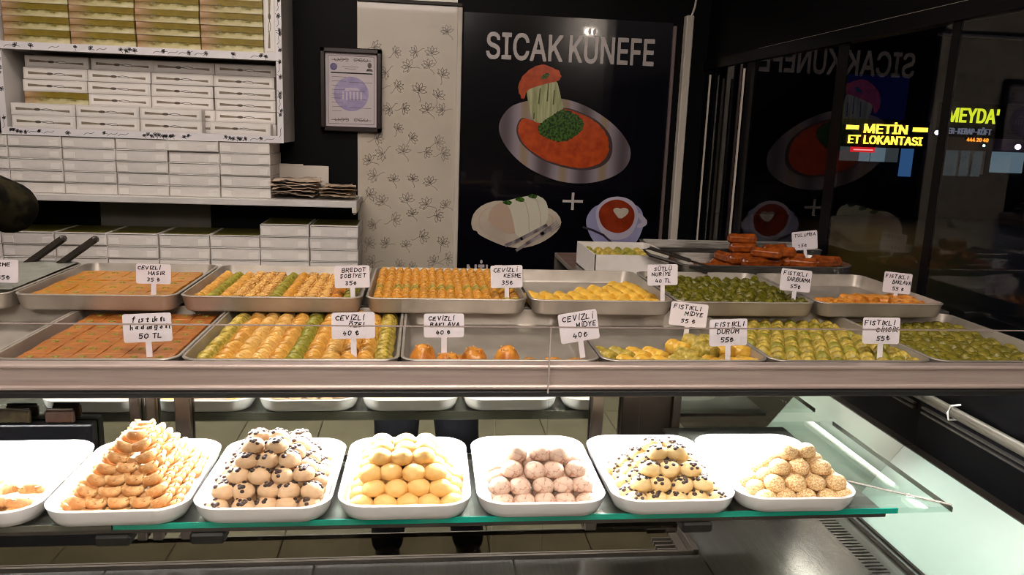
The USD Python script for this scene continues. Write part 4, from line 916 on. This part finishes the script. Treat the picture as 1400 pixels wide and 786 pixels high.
# white carton with baklava, tongs
bx = thing('open_carton', 'open white carton of green-striped baklava behind the yellow pastries', 'box', mtx((0.446, 1.715, UZ)))
W, Dp, H = 0.162, 0.2, 0.052
part(bx, 'tray', cat_([box(-W / 2, W / 2, -Dp / 2, Dp / 2, 0, 0.002), box(-W / 2, W / 2, -Dp / 2, -Dp / 2 + 0.002, 0, H), box(-W / 2, W / 2, Dp / 2 - 0.002, Dp / 2, 0, H), box(-W / 2, -W / 2 + 0.002, -Dp / 2, Dp / 2, 0, H), box(W / 2 - 0.002, W / 2, -Dp / 2, Dp / 2, 0, H)]), M_CARD)
part(bx, 'flap', loft([np.array([(W / 2, y, H), (W / 2 + 0.014, y, H - 0.004), (W / 2 + 0.014, y, H - 0.0025), (W / 2, y, H + 0.0015)]) for y in (-0.09, 0.09)]), M_CARD)
for i in range(6):
    for j in range(4):
        v = (i + j) % 3; gr = i in (0, 3, 4)
        place(f'cb{int(gr)}{v}', simple(F_GREEN if gr else F_GREENMIX, rollmesh(0.0115, 0.04, v + 60, 3, 0.06, 0.14, rz=0.019)), 'carton_baklava', f'{"green" if gr else "green-gold"} baklava roll, {ON(i)} from left, {ON(j)} row from front, open white carton', 'pastry', mtx((0.388 + i * 0.0232, 1.645 + j * 0.0455, UZ + 0.0135 if False else UZ + 0.0025), R_(-4, 4), s=(1, 1, 1.2)), f'{"green" if gr else "green-gold"} rolls in the carton')
tg = thing('serving_tongs', 'dark-handled steel serving tongs lying beside the open white carton', 'tongs', mtx((0.515, 1.580, UZ + 0.058), -18, 0, 14))
part(tg, 'handle', box(-0.045, 0.045, -0.009, 0.009, 0, 0.006, 0.002), M_DARKMETAL)
part(tg, 'arm', box(0.045, 0.085, -0.006, 0.006, 0.001, 0.004, 0.001), M_DARKMETAL)
part(tg, 'arm', box(0.045, 0.085, -0.006, 0.006, -0.012, -0.009, 0.001), M_DARKMETAL)
part(tg, 'spring', tube([(-0.04, 0, 0.003), (-0.055, 0, -0.004), (-0.04, 0, -0.011), (0.03, 0, -0.0105)], 0.004, 6), M_DARKMETAL)
# film over the far-left tray, spatulas
fm = crumple(0.215, 0.26, 5, 22); fm.apply_scale((1, 1, 0.35))
fm.apply_transform(mtx((-0.748, 1.425, UZ + 0.030)))
solo('clear_film', fm, mat('milky_film', {'t': ('transparent_bsdf', {'color': (0.9, 0.93, 0.9)}), 'p': ('principled_bsdf', {'base_color': c(150, 152, 142), 'roughness': 0.25}), 'm': ('mix_closure', {'fac': 0.75})}, [('t.BSDF', 'm.closure1'), ('p.BSDF', 'm.closure2')], 'm.closure'), 'sheet of crinkled clear film over the tray at the far left', 'film')
for k, x in enumerate((-0.712, -0.655)):
    t = thing('spatula', f'dark-handled spatula at the far left, {"left" if k == 0 else "right"} one of the two', 'spatula', mtx((x, 1.50, UZ + 0.018), -40, 0, -20) if False else mtx((x - 0.02, 1.545, UZ + 0.022), 8, 0, -37), 'spatulas')
    part(t, 'handle', box(0.0, 0.088, -0.012, 0.012, -0.005, 0.008, 0.004), M_DARKMETAL)
    part(t, 'blade', box(-0.03, 0.0, -0.011, 0.011, -0.0012, 0.0012), M_STEEL)

# ------------------------------------------------------------------ price tags
TAGS = [('far-left rear-row tray under clear film', -0.662, 1.30, 1.354, 0.068, 0.036, 1.319, 0, [('BURME', 0.36), (' ', 0), ('35\u20ba', 0.52)]),
 ('flat orange pastry', -0.425, 1.30, 1.353, 0.053, 0.032, 1.316, 1, [('CEV\u0130ZL\u0130', 0.04), ('HASIR', 0.34), ('35 \u20ba', 0.3)]),
 ('crumb-topped pastry strips', -0.112, 1.30, 1.353, 0.057, 0.037, 1.320, -2, [('BREDOT', 0.2), ('\u015eOB\u0130YET', 0.14), ('35\u20ba', 0.28)]),
 ('narrow deep-gold pastry fingers', 0.144, 1.30, 1.357, 0.054, 0.038, 1.323, -2, [('CEV\u0130ZL\u0130', 0.08), ('KESME', 0.4), ('35\u20ba', 0.32)]),
 ('yellow pastry pillows', 0.414, 1.30, 1.364, 0.054, 0.036, 1.324, -2, [('S\u00dcTL\u00dc', 0.2), ('NUR\u0130YE', 0.12), ('40 TL', 0.24)]),
 ('dark green pistachio bites', 0.666, 1.32, 1.354, 0.059, 0.039, 1.314, 5, [('FISTIKLI', 0.05), ('SARIBURMA', 0.18), ('55\u20ba', 0.32)]),
 ('orange pastries in the right rear tray', 0.895, 1.374, 1.342, 0.056, 0.039, 1.306, 5, [('FISTIKLI', 0.02), ('BAKLAVA', 0.3), ('55 \u20ba', 0.32)]),
 ('brown syrup fingers at the back', 0.889, 1.74, 1.371, 0.063, 0.043, 1.329, -6, [('TULUMBA', 0.08), (' ', 0), ('15\u20ba', 0.2)]),
 ('flat brown pastry squares', -0.358, 1.06, 1.326, 0.062, 0.038, 1.284, -3, [('f\u0131st\u0131kl\u0131', 0.18), ('had\u0131mgol\u0131', 0.12), ('50 TL', 0.3)]),
 ('gold and green striped rolls', -0.090, 1.06, 1.331, 0.058, 0.036, 1.293, -1, [('CEV\u0130ZL\u0130', 0.08), ('\u00d6ZEL', 0.38), ('40 \u20ba', 0.24)]),
 ('glazed mounds in the nearly empty tray', 0.033, 1.06, 1.332, 0.055, 0.033, 1.300, -1, [('CEV\u0130ZL\u0130', 0.1), ('BAKLAVA', 0.14), ('40 \u20ba', 0.28)]),
 ('right end of the nearly empty tray', 0.222, 1.06, 1.332, 0.056, 0.042, 1.293, -9, [('CEV\u0130ZL\u0130', 0.08), ('M\u0130DYE', 0.42), ('40\u20ba', 0.3)]),
 ('folded yellow and green pastries', 0.416, 1.16, 1.327, 0.059, 0.037, 1.292, 5, [('FISTIKLI', 0.06), ('M\u0130DYE', 0.38), ('55 \u20ba', 0.3)]),
 ('border of folded pastries and green rolls', 0.433, 1.04, 1.330, 0.057, 0.038, 1.290, -1, [('FISTIKLI', 0.12), ('D\u00dcR\u00dcM', 0.18), ('55\u20ba', 0.28)]),
 ('olive-green pistachio bites at the right end', 0.675, 1.06, 1.329, 0.055, 0.039, 1.289, -1, [('FISTIKLI', 0.02), ('C\u0130MC\u0130K', 0.34), ('55\u20ba', 0.36)])]
for ti, (lab, x, y, z, w, h, zb, tilt, lines) in enumerate(TAGS):
    t = thing('price_tag', 'white price tag on a stick by the ' + lab, 'price tag', mtx((x, y, z), R_(-5, 5), -6, tilt), 'price tags')
    m = loft([np.c_[rrect(w, h, 0.003, 3)[:, 0], np.full(16, yy), rrect(w, h, 0.003, 3)[:, 1]] for yy in (0.0016, 0.0)])
    m.fix_normals(); bd = part(t, 'board', m, M_WHITEPLASTIC)
    part(t, 'stick', box(-0.0038, 0.0038, 0.0002, 0.0014, -(z - zb) - 0.006, -h / 2 + 0.0005), M_WHITEPLASTIC)
    S = []
    for k, (tx, off) in enumerate(lines):
        if tx.strip() == '': continue
        hh = 0.0062 * h / 0.038; zz = (h * 0.22, -h * 0.04, -h * 0.36)[k]
        L, wd_ = write(tx, hh, ti * 7 + k, adv=5.9)
        avail = w * (1 - off) - 0.002; kx = min(1.12, avail / max(wd_, 1e-6))
        S += [[(-w / 2 + w * off + 0.001 + px * kx, zz + pz) for px, pz in q] for q in L]
    part(bd, 'lettering', strokes(S, 0.00125, -0.0001, 0.0003), M_INK)

# ------------------------------------------------------------------ plates of cookies
PZ = 1.0762
PL = [(-0.581, 'almond crescents at the far left'), (-0.394, 'a tall ridge of almond crescents'), (-0.2055, 'buff cookies dotted with chocolate'), (-0.0165, 'plain golden cookies'), (0.174, 'crackled pinkish cookies'), (0.364, 'pale cookies sprinkled with chocolate dots'), (0.548, 'sesame cookies at the right end')]
for k, (x, lab) in enumerate(PL):
    place('plate', lambda t: part(t, 'dish', dish(0.183, 0.242, 0.04, [(0.014, 0), (0.008, 0.002), (0.004, 0.010), (0.001, 0.021), (0.0, 0.0245), (0.0015, 0.026), (0.0035, 0.0258), (0.0055, 0.022), (0.0085, 0.010), (0.013, 0.0052), (0.02, 0.005)], 10), M_PLATE, 50), 'cookie_plate', 'white rectangular melamine plate holding ' + lab, 'plate', mtx((x, 1.107, PZ), R_(-1.2, 1.2)))
PB = PZ + 0.0055


def crescent(seed):
    n = 11; pts = []; rr = []
    for k in range(n):
        u = k / (n - 1); a = math.radians(205 - 230 * u)
        pts.append((0.0095 * math.cos(a), 0.0062 * math.sin(a), 0.006)); rr.append(0.0063 * (0.35 + 0.75 * math.sin(PI * u) ** 0.7))
    m = tube(pts, rr, 12); v = m.vertices.copy(); v *= (1 + 0.10 * (meshkit.fbm(v * 120 + seed, 2, seed)[:, None] - 0.5)); v[:, 2] = np.maximum(v[:, 2], 0.001)
    return trimesh.Trimesh(v, m.faces, process=False)


def flakes(seed, n=9):
    rr = random.Random(seed); o = []
    for _ in range(n):
        a = math.radians(rr.uniform(-10, 190)); q = box(-0.0038, 0.0038, -0.0014, 0.0014, 0, 0.0007); q.apply_transform(mtx((0.0100 * math.cos(a), 0.0066 * math.sin(a), 0.0116 - 0.002 * abs(math.cos(a))), rr.uniform(0, 180), rr.uniform(-12, 12), rr.uniform(-12, 12))); o.append(q)
    return cat_(o)


def cres_build(s):
    def b(t):
        p = part(t, 'crescent', crescent(s), F_CRES, 60); part(p, 'almond_flakes', flakes(s), F_ALMOND)
    return b


# ridge of crescents: only the outer skin of the heap exists
cx, n = -0.394, 0
LV = 8
for k in range(LV):
    hw = 0.063 * (1 - k / (LV - 0.6)); ya = 1.016 + k * 0.0125; yb = 1.192 - k * 0.007; z = PB + k * 0.0108
    nx = max(1, int(round(2 * hw / 0.0285)) + 1); ny = max(1, int((yb - ya) / 0.0165) + 1)
    for i in range(nx):
        for j in range(ny):
            if k < LV - 1 and 1 <= i < nx - 1 and j >= 2: continue
            x = cx + (0 if nx == 1 else -hw + 2 * hw * i / (nx - 1)); y = ya + (yb - ya) * (j / max(1, ny - 1)) if ny > 1 else ya
            lean = (-1 if i == 0 else (1 if i == nx - 1 else 0)) * 24 if nx > 1 else 0
            s = n % 4; n += 1
            place(f'cr{s}', cres_build(s), 'almond_crescent', f'almond crescent, {ON(k)} layer up, {ON(i)} from left, {ON(j)} row from front, tall ridge', 'cookie', mtx((x + R_(-0.0012, 0.0012), y + R_(-0.001, 0.001), z + R_(0, 0.001)), 180 + R_(-12, 12), -26 + R_(-6, 6), lean, 1.08), 'crescents in the tall ridge')
for k in range(26):
    lv = k // 13; q = k % 13
    place(f'cr{k % 4}', None, 'almond_crescent', f'almond crescent on the far-left plate, {"upper" if lv else "lower"} layer, {ON(q)} counted from its front left', 'cookie', mtx((-0.645 + (q % 5) * 0.029 + R_(-0.003, 0.003) + lv * 0.01, 1.018 + (q // 5) * 0.024 + R_(-0.003, 0.003) + lv * 0.01, PB + lv * 0.011), R_(0, 360), R_(-8, 8), R_(-8, 8), 1.25), 'crescents on the far-left plate')


def chips(seed, rx, ry, rz, n, s=0.0031, side=False):
    rr = random.Random(seed); o = []
    for _ in range(n):
        a = rr.uniform(0, 2 * PI); e = rr.uniform(0.25, 1.15); d = np.array([math.cos(a) * math.sin(e), math.sin(a) * math.sin(e), math.cos(e)])
        b = trimesh.creation.icosphere(subdivisions=1, radius=s * rr.uniform(0.75, 1.2)); b.apply_transform(mtx((d[0] * rx, d[1] * ry, rz * 0.55 + d[2] * rz), s=(1, 1, 0.8))); o.append(b)
    return cat_(o)


def cookie(mm, seed, rx, ry, rz, nch=0, amp=0.07):
    def b(t):
        p = part(t, 'biscuit', lump(rx, ry, rz, seed, amp, 1.6, 3, -0.55), mm, 60)
        if nch: part(p, 'chocolate_drops', chips(seed, rx * 0.99, ry * 0.99, rz * 0.99, nch), F_CHOC, 40)
    return b


def pile(key, mm, x, y0, rows, nm, lab, gr, rx, ry, rz, nch=0, dz=0.016, px=0.0298, py=0.0275, jit=0.0025, amp=0.07, vx=4, skip=0.0):
    """rows: list of (nx, ny, x offset, y offset) per level"""
    for lv, (nx, ny, ox, oy) in enumerate(rows):
        for i in range(nx):
            for j in range(ny):
                if lv < len(rows) - 1 and 0 < i < nx - 1 and j > 1 and j < ny - 1: continue
                v = (i * 3 + j * 2 + lv) % vx
                place(f'{key}{v}', cookie(mm, v + len(key) * 3, rx, ry, rz, (nch + v * 2) if nch else 0, amp), nm, f'{lab}, {ON(lv)} layer up, {ON(i)} from left, {ON(j)} row from front', 'cookie', mtx((x + ox + (i - (nx - 1) / 2) * px + R_(-jit, jit), y0 + oy + j * py + R_(-jit, jit), PB + lv * dz + R_(0, 0.0015)), R_(-35, 35), R_(-9, 9), R_(-9, 9)), gr)


pile('pc', F_COOKIE, -0.2055, 1.018, [(5, 6, 0, 0), (5, 5, 0.002, 0.013), (4, 4, 0.004, 0.027), (3, 4, 0.0, 0.042), (2, 2, -0.008, 0.058)], 'chocolate_dot_cookie', 'buff chocolate-dotted cookie', 'chocolate-dotted buff cookies', 0.0160, 0.0142, 0.0122, 7, 0.0158)
pile('pg', F_COOKIEG, -0.0165, 1.018, [(5, 5, 0.002, 0), (4, 4, 0.004, 0.016), (4, 4, -0.004, 0.032), (3, 3, -0.004, 0.054)], 'golden_cookie', 'plain golden domed cookie', 'golden cookies', 0.0168, 0.0162, 0.0128, 0, 0.0150, 0.031)
pile('pk', F_CRACK, 0.174, 1.016, [(5, 4, 0.004, 0), (5, 3, 0.0, 0.014), (4, 2, 0.006, 0.032), (3, 1, 0.0, 0.052)], 'crackled_cookie', 'crackled pinkish cookie', 'crackled cookies', 0.0158, 0.0152, 0.0128, 0, 0.0165, 0.030)
F_COOKIEP = pm('pale_cookie', c(242, 214, 160), c(230, 192, 126), rough=0.55, scale=25, rnd=0.04, bump=0.12, bscale=250)
pile('pd', F_COOKIEP, 0.364, 1.016, [(5, 5, 0.004, 0), (4, 4, 0.0, 0.014), (3, 3, 0.002, 0.034), (2, 2, 0.004, 0.056)], 'sprinkled_cookie', 'pale chocolate-sprinkled cookie', 'sprinkled cookies', 0.0168, 0.0148, 0.0122, 8, 0.0158, 0.030)
pile('ps', F_SESAME, 0.566, 1.016, [(5, 3, -0.004, 0), (4, 3, 0.0, 0.012), (3, 2, 0.0, 0.030), (2, 1, 0.004, 0.052)], 'sesame_cookie', 'sesame-coated domed cookie', 'sesame cookies', 0.0155, 0.0152, 0.0128, 0, 0.0160, 0.0305)

# ------------------------------------------------------------------ ceiling lamps of the shop
for k, (x, y, sx, sy, lab) in enumerate(((-0.75, 1.6, 0.45, 0.2, 'square ceiling light panel above the gap behind the counter'), (0.1, 0.2, 0.45, 0.3, 'square ceiling light panel above the customer side of the counter'), (-0.4, -1.7, 0.7, 0.55, 'square ceiling light panel in the middle of the shop'))):
    t = thing('ceiling_light', lab, 'lamp', mtx((x, y, 2.7)))
    part(t, 'frame', box(-sx - 0.02, sx + 0.02, -sy - 0.02, sy + 0.02, -0.03, -0.001, 0.003), M_TRIM)
    part(t, 'diffuser', box(-sx, sx, -sy, sy, -0.034, -0.0301), M_PANEL)
for x, lab in ((1.646, 'left'), (1.706, 'right')):
    t = thing('spotlight', f'small ceiling spotlight near the shop front, {lab} of two', 'lamp', mtx((x, -2.6, 2.7)))
    part(t, 'housing', tube([(0, 0, -0.001), (0, 0, -0.085)], 0.022, 16, True), M_TRIM)
    part(t, 'bulb', trimesh.creation.icosphere(subdivisions=2, radius=0.015).apply_translation((0, 0, -0.1)), M_SPOT)

# ------------------------------------------------------------------ people
sph = lambda p, r, n=18: m3.Manifold.sphere(r, n).translate(list(map(float, p)))


def bone(a, ra, b, rb):
    return m3.Manifold.batch_hull([sph(a, ra), sph(b, rb)])


def hullof(*pr):
    return m3.Manifold.batch_hull([sph(p, r) for p, r in pr])


def smooth_body(parts, step=0.02, it=8):
    m = m3.Manifold.batch_boolean(parts, m3.OpType.Add).refine_to_length(step)
    g = m.to_mesh(); t = trimesh.Trimesh(g.vert_properties[:, :3], g.tri_verts, process=True)
    trimesh.smoothing.filter_taubin(t, iterations=it)
    return t


A = np.array


def hand(w, f, s, curl):
    """wrist, forward and thumb-side directions; returns solids with five separate fingers"""
    f, s = A(f, float) / np.linalg.norm(f), A(s, float); s = s - f * (s @ f); s /= np.linalg.norm(s); nrm = np.cross(f, s)
    o = [hullof((w, 0.026), (w + f * 0.05 + s * 0.027, 0.014), (w + f * 0.085 + s * 0.027, 0.012), (w + f * 0.085 - s * 0.027, 0.011), (w + f * 0.05 - s * 0.027, 0.013))]
    for k, (q, L) in enumerate(((0.030, 0.072), (0.010, 0.08), (-0.010, 0.075), (-0.030, 0.058))):
        a = w + f * 0.082 + s * q; b = a + (f * math.cos(curl) + nrm * math.sin(curl)) * L * 0.5; d = b + (f * math.cos(2 * curl) + nrm * math.sin(2 * curl)) * L * 0.5
        o += [bone(a, 0.0092, b, 0.0086), bone(b, 0.0086, d, 0.0075)]
    a = w + f * 0.03 + s * 0.03; b = a + f * 0.03 + s * 0.028 + nrm * 0.01; d = b + f * 0.03 + s * 0.008 + nrm * 0.01
    return o + [bone(a, 0.012, b, 0.0105), bone(b, 0.0105, d, 0.0085)]


def person(lab, J, look, jacket, trousers, shirt_lab, pants_lab):
    t = thing('person', lab, 'person')
    look = A(look, float) / np.linalg.norm(look); side = np.cross(look, [0, 0, 1]); side /= np.linalg.norm(side); upv = np.cross(side, look)
    h = J['head']
    head = [hullof((h + upv * 0.035 - look * 0.012, 0.088), (h + upv * 0.02 + look * 0.018, 0.08), (h - upv * 0.06 + look * 0.035, 0.048)), bone(h + look * 0.095 + upv * 0.012, 0.009, h + look * 0.112 - upv * 0.018, 0.014), bone(h + look * 0.088 - upv * 0.062 - side * 0.016, 0.009, h + look * 0.088 - upv * 0.062 + side * 0.016, 0.009)]
    for q in (-1, 1): head.append(hullof((h + side * q * 0.084 - look * 0.012 + upv * 0.018, 0.012), (h + side * q * 0.082 - look * 0.008 - upv * 0.02, 0.009)))
    torso = lambda g: [hullof((J['hipL'], 0.105 + g), (J['hipR'], 0.105 + g), (J['waist'], 0.12 + g)), hullof((J['waist'], 0.12 + g), (J['chest'] + side * 0.07, 0.115 + g), (J['chest'] - side * 0.07, 0.115 + g)), hullof((J['chest'] + side * 0.07, 0.115 + g), (J['chest'] - side * 0.07, 0.115 + g), (J['shL'], 0.058 + g), (J['shR'], 0.058 + g))]
    arms = lambda g: sum([[bone(J['sh' + q], 0.056 + g, J['el' + q], 0.043 + g), bone(J['el' + q], 0.043 + g, J['wr' + q], 0.029 + g)] for q in 'LR'], [])
    legs = lambda g: sum([[bone(J['hip' + q], 0.092 + g, J['kn' + q], 0.058 + g), bone(J['kn' + q], 0.06 + g, J['an' + q], 0.04 + g)] for q in 'LR'], [])
    neck = [bone(J['chest'] + A([0, 0, 0.12]), 0.06, h - upv * 0.05 - look * 0.02, 0.052)]
    hands = hand(J['wrL'], J['hdL'], J['tsL'], 0.5) + hand(J['wrR'], J['hdR'], J['tsR'], 0.5)
    part(t, 'body', smooth_body(torso(0) + arms(0) + legs(0) + neck + head + hands, 0.016, 6), S_SKIN, True)
    part(t, 'jacket', smooth_body(torso(0.016) + arms(0.02) + [hullof((J['hipL'] + A([0, 0, 0.0]), 0.125), (J['hipR'], 0.125), (J['waist'], 0.135))], 0.025, 6), jacket, True, label=shirt_lab)
    part(t, 'trousers', smooth_body(legs(0.02) + [hullof((J['hipL'], 0.115), (J['hipR'], 0.115))], 0.03, 6), trousers, True, label=pants_lab)
    for q in 'LR':
        a = J['an' + q]; part(t, 'shoe', smooth_body([hullof((A([a[0], a[1], 0.045]), 0.045), (A([a[0], a[1], 0.045]) + A([*J['toe'], 0]) * 0.1, 0.043), (A([a[0], a[1], 0.03]) + A([*J['toe'], 0]) * 0.17, 0.029))], 0.02, 3), S_SHOE, True)
    part(t, 'hair', smooth_body([hullof((h + upv * 0.05 - look * 0.022, 0.094), (h + upv * 0.0 - look * 0.045, 0.075))], 0.02, 3), S_HAIR, True)
    for q in (-1, 1):
        part(t, 'eye', trimesh.creation.icosphere(subdivisions=2, radius=0.011).apply_translation(h + look * 0.088 + side * q * 0.031 + upv * 0.014), S_SHOE, True)
    return t


P = lambda *a: A(a, float)
person('person at the far left behind the counter in a dark olive jacket, arm bent',
       dict(hipL=P(-1.52, 2.12, 0.92), hipR=P(-1.34, 2.06, 0.92), waist=P(-1.43, 2.10, 1.08), chest=P(-1.42, 2.10, 1.30), shL=P(-1.58, 2.16, 1.44), shR=P(-1.22, 2.04, 1.46), elL=P(-1.62, 2.0, 1.20), elR=P(-0.985, 2.02, 1.375), wrL=P(-1.42, 1.86, 1.22), wrR=P(-1.02, 1.80, 1.50) if False else P(-1.065, 1.87, 1.445),
            hdL=(1, -0.3, 0.1), tsL=(0, 0, 1), hdR=(1.0, 0.12, -0.08), tsR=(0.1, 0, 1), knL=P(-1.52, 2.05, 0.5), knR=P(-1.34, 2.0, 0.5), anL=P(-1.52, 2.1, 0.09), anR=P(-1.34, 2.04, 0.09), toe=(0.3, -0.95), head=P(-1.40, 2.05, 1.63)),
       (0.35, -0.9, -0.15), S_CAMO, S_BLACKC, 'dark olive patterned jacket', 'black trousers')
person('person in navy clothes facing the counter, seen as legs in the showcase mirror',
       dict(hipL=P(-0.07, -0.16, 0.92), hipR=P(0.11, -0.16, 0.92), waist=P(0.02, -0.17, 1.08), chest=P(0.02, -0.18, 1.27), shL=P(-0.16, -0.19, 1.42), shR=P(0.20, -0.19, 1.42), elL=P(-0.19, -0.12, 1.14), elR=P(0.23, -0.12, 1.14), wrL=P(-0.10, -0.02, 1.36), wrR=P(0.14, -0.02, 1.36),
            hdL=(0.3, 0.1, 1), tsL=(1, 0, -0.2), hdR=(-0.3, 0.1, 1), tsR=(-1, 0, -0.2), knL=P(-0.08, -0.10, 0.5), knR=P(0.14, -0.10, 0.5), anL=P(-0.11, -0.10, 0.09), anR=P(0.19, -0.10, 0.09), toe=(0.1, 0.99), head=P(0.02, -0.20, 1.63)),
       (0.02, 1, -0.15), S_DARK, S_DARK, 'navy jacket', 'navy trousers')

# ------------------------------------------------------------------ the street outside
solo('street_pavement', box(XW + 0.2, 26, 3.5, 26, -0.12, -0.02), pm('wet_asphalt', c(40, 38, 40), c(52, 50, 52), rough=0.5, scale=2), 'dark pavement of the street outside the shop window', 'street', kind='structure')
NW = pm('night_render', c(96, 86, 80), c(80, 72, 68), rough=0.9, scale=1.5)
bl = thing('street_building', 'grey rendered building across the street, above the green-lit shop sign', 'building')
part(bl, 'wall', box(10.85, 15, 16.35, 22, 0, 5.2), NW)
part(bl, 'cornice', box(10.8, 15, 16.2, 16.35, 3.86, 3.92), M_TRIM)
b2 = thing('street_building', 'dark building across the street behind the yellow-lit restaurant sign', 'building')
part(b2, 'wall', box(5.5, 10.8, 16.4, 22, 0, 5.5), pm('dark_blue_render', c(26, 26, 44), rough=0.9))
part(b2, 'blue_glass', box(8.9, 10.3, 16.34, 16.4, 2.1, 3.0), emit('blue_glow', (0.05, 0.08, 0.6), 0.014))
shopglow = emit('shop_glow', (0.45, 0.65, 0.8), 0.2)
dimglow = emit('dim_glow', (0.45, 0.55, 0.6), 0.07)
for x0, x1, z0, z1, m_ in ((8.95, 9.35, 1.2, 1.55, dimglow), (9.38, 9.6, 1.2, 1.55, shopglow), (9.66, 9.95, 1.2, 1.55, shopglow), (10.0, 10.25, 1.2, 1.5, dimglow), (10.35, 10.6, 0.9, 1.55, emit('cyan_glow', (0.1, 0.3, 0.75), 0.25))):
    p = part(b2, 'shop_window', box(x0, x1, 16.32, 16.4, z0, z1), m_)
for x0, x1, z0, z1 in ((11.62, 11.66, 0.95, 1.5), (11.9, 11.95, 0.95, 1.5), (12.2, 12.24, 1.0, 1.5)):
    part(bl, 'window_frame', box(x0, x1, 16.26, 16.30, z0, z1), M_TRIM)
for x0, x1, z0, z1, m_ in ((11.35, 11.9, 0.95, 1.5, dimglow), (11.95, 12.2, 0.95, 1.5, dimglow), (12.45, 13.2, 1.05, 1.5, shopglow)):
    part(bl, 'shop_window', box(x0, x1, 16.3, 16.35, z0, z1), m_)
YS = 16.2


def sign(lab, items, back=None):
    t = thing('shop_sign', lab, 'sign')
    if back: part(t, 'board', box(*back), M_BLACK)
    for text, x0, x1, z0, h, mm in items: part(t, 'lettering', printed(text, x0, x1, z0, h, YS - 0.02, 0.03, True), mm)
    return t


yel = emit('sign_yellow', (1.0, 0.62, 0.05), 2.6); lim = emit('sign_lime', (0.55, 0.62, 0.02), 1.3)
s1 = sign('yellow glowing restaurant sign in two lines of capitals, across the street', [('MET\u0130N', 9.31, 10.29, 1.80, 0.185, yel), ('ET LOKANTASI', 8.98, 10.66, 1.575, 0.17, yel)], (8.85, 10.8, YS, YS + 0.1, 1.5, 2.08))
for x0, x1 in ((8.92, 9.19), (10.43, 10.76)): part(s1, 'light_bar', box(x0, x1, YS - 0.03, YS, 1.86, 1.95), yel)
s2 = thing('small_sign', 'small red glowing sign under the yellow restaurant sign', 'sign')
part(s2, 'panel', box(9.08, 9.62, YS - 0.02, YS + 0.02, 1.39, 1.5), emit('sign_red', (0.9, 0.02, 0.03), 0.7))
part(s2, 'lettering', box(9.13, 9.57, YS - 0.03, YS - 0.02, 1.43, 1.455), emit('sign_pink', (1.0, 0.4, 0.4), 1.0))
sign('lime green glowing shop sign above white lettering, beyond the window post', [("MEYDA'", 11.16, 12.34, 2.10, 0.29, lim), ('\u00dcNER-KEBAP-K\u00d6FT', 11.05, 12.22, 1.85, 0.12, emit('sign_bluewhite', (0.45, 0.5, 0.7), 0.22))], (10.95, 13.4, YS, YS + 0.1, 1.78, 2.5))
s3 = thing('small_sign', 'small orange glowing strip sign under the white lettering', 'sign')
part(s3, 'panel', box(11.66, 12.2, YS - 0.02, YS + 0.02, 1.74, 1.78), M_BLACK)
part(s3, 'lettering', printed('444 20 40', 11.68, 12.18, 1.70, 0.075, YS - 0.03, 0.02), emit('sign_orange', (1.0, 0.3, 0.02), 1.4))
for k, (x, z, r, mm, lab) in enumerate(((10.93, 1.86, 0.05, emit('lamp_violet', (0.55, 0.5, 1.0), 5.0), 'bright violet-white lamp right of the yellow restaurant sign'), (12.05, 1.62, 0.028, emit('lamp_green', (0.5, 1.0, 0.8), 2.5), 'small greenish lamp under the lime sign'), (12.85, 1.62, 0.06, emit('lamp_lilac', (0.6, 0.45, 1.0), 4.0), 'lilac-white lamp at the right under the lime sign'))):
    t = thing('street_lamp', lab, 'lamp', mtx((x, YS - 0.1, z)))
    part(t, 'bulb', trimesh.creation.icosphere(subdivisions=2, radius=r), mm, True); part(t, 'arm', box(-0.012, 0.012, 0, 0.12, -0.01, 0.01), M_BLACK)
solo('neon_strip', box(13.0, 13.1, YS - 0.09, YS - 0.04, 1.9, 2.6), emit('strip_lilac', (0.45, 0.4, 0.9), 0.6), 'vertical lilac neon strip at the right edge beside the lime sign', 'neon light')
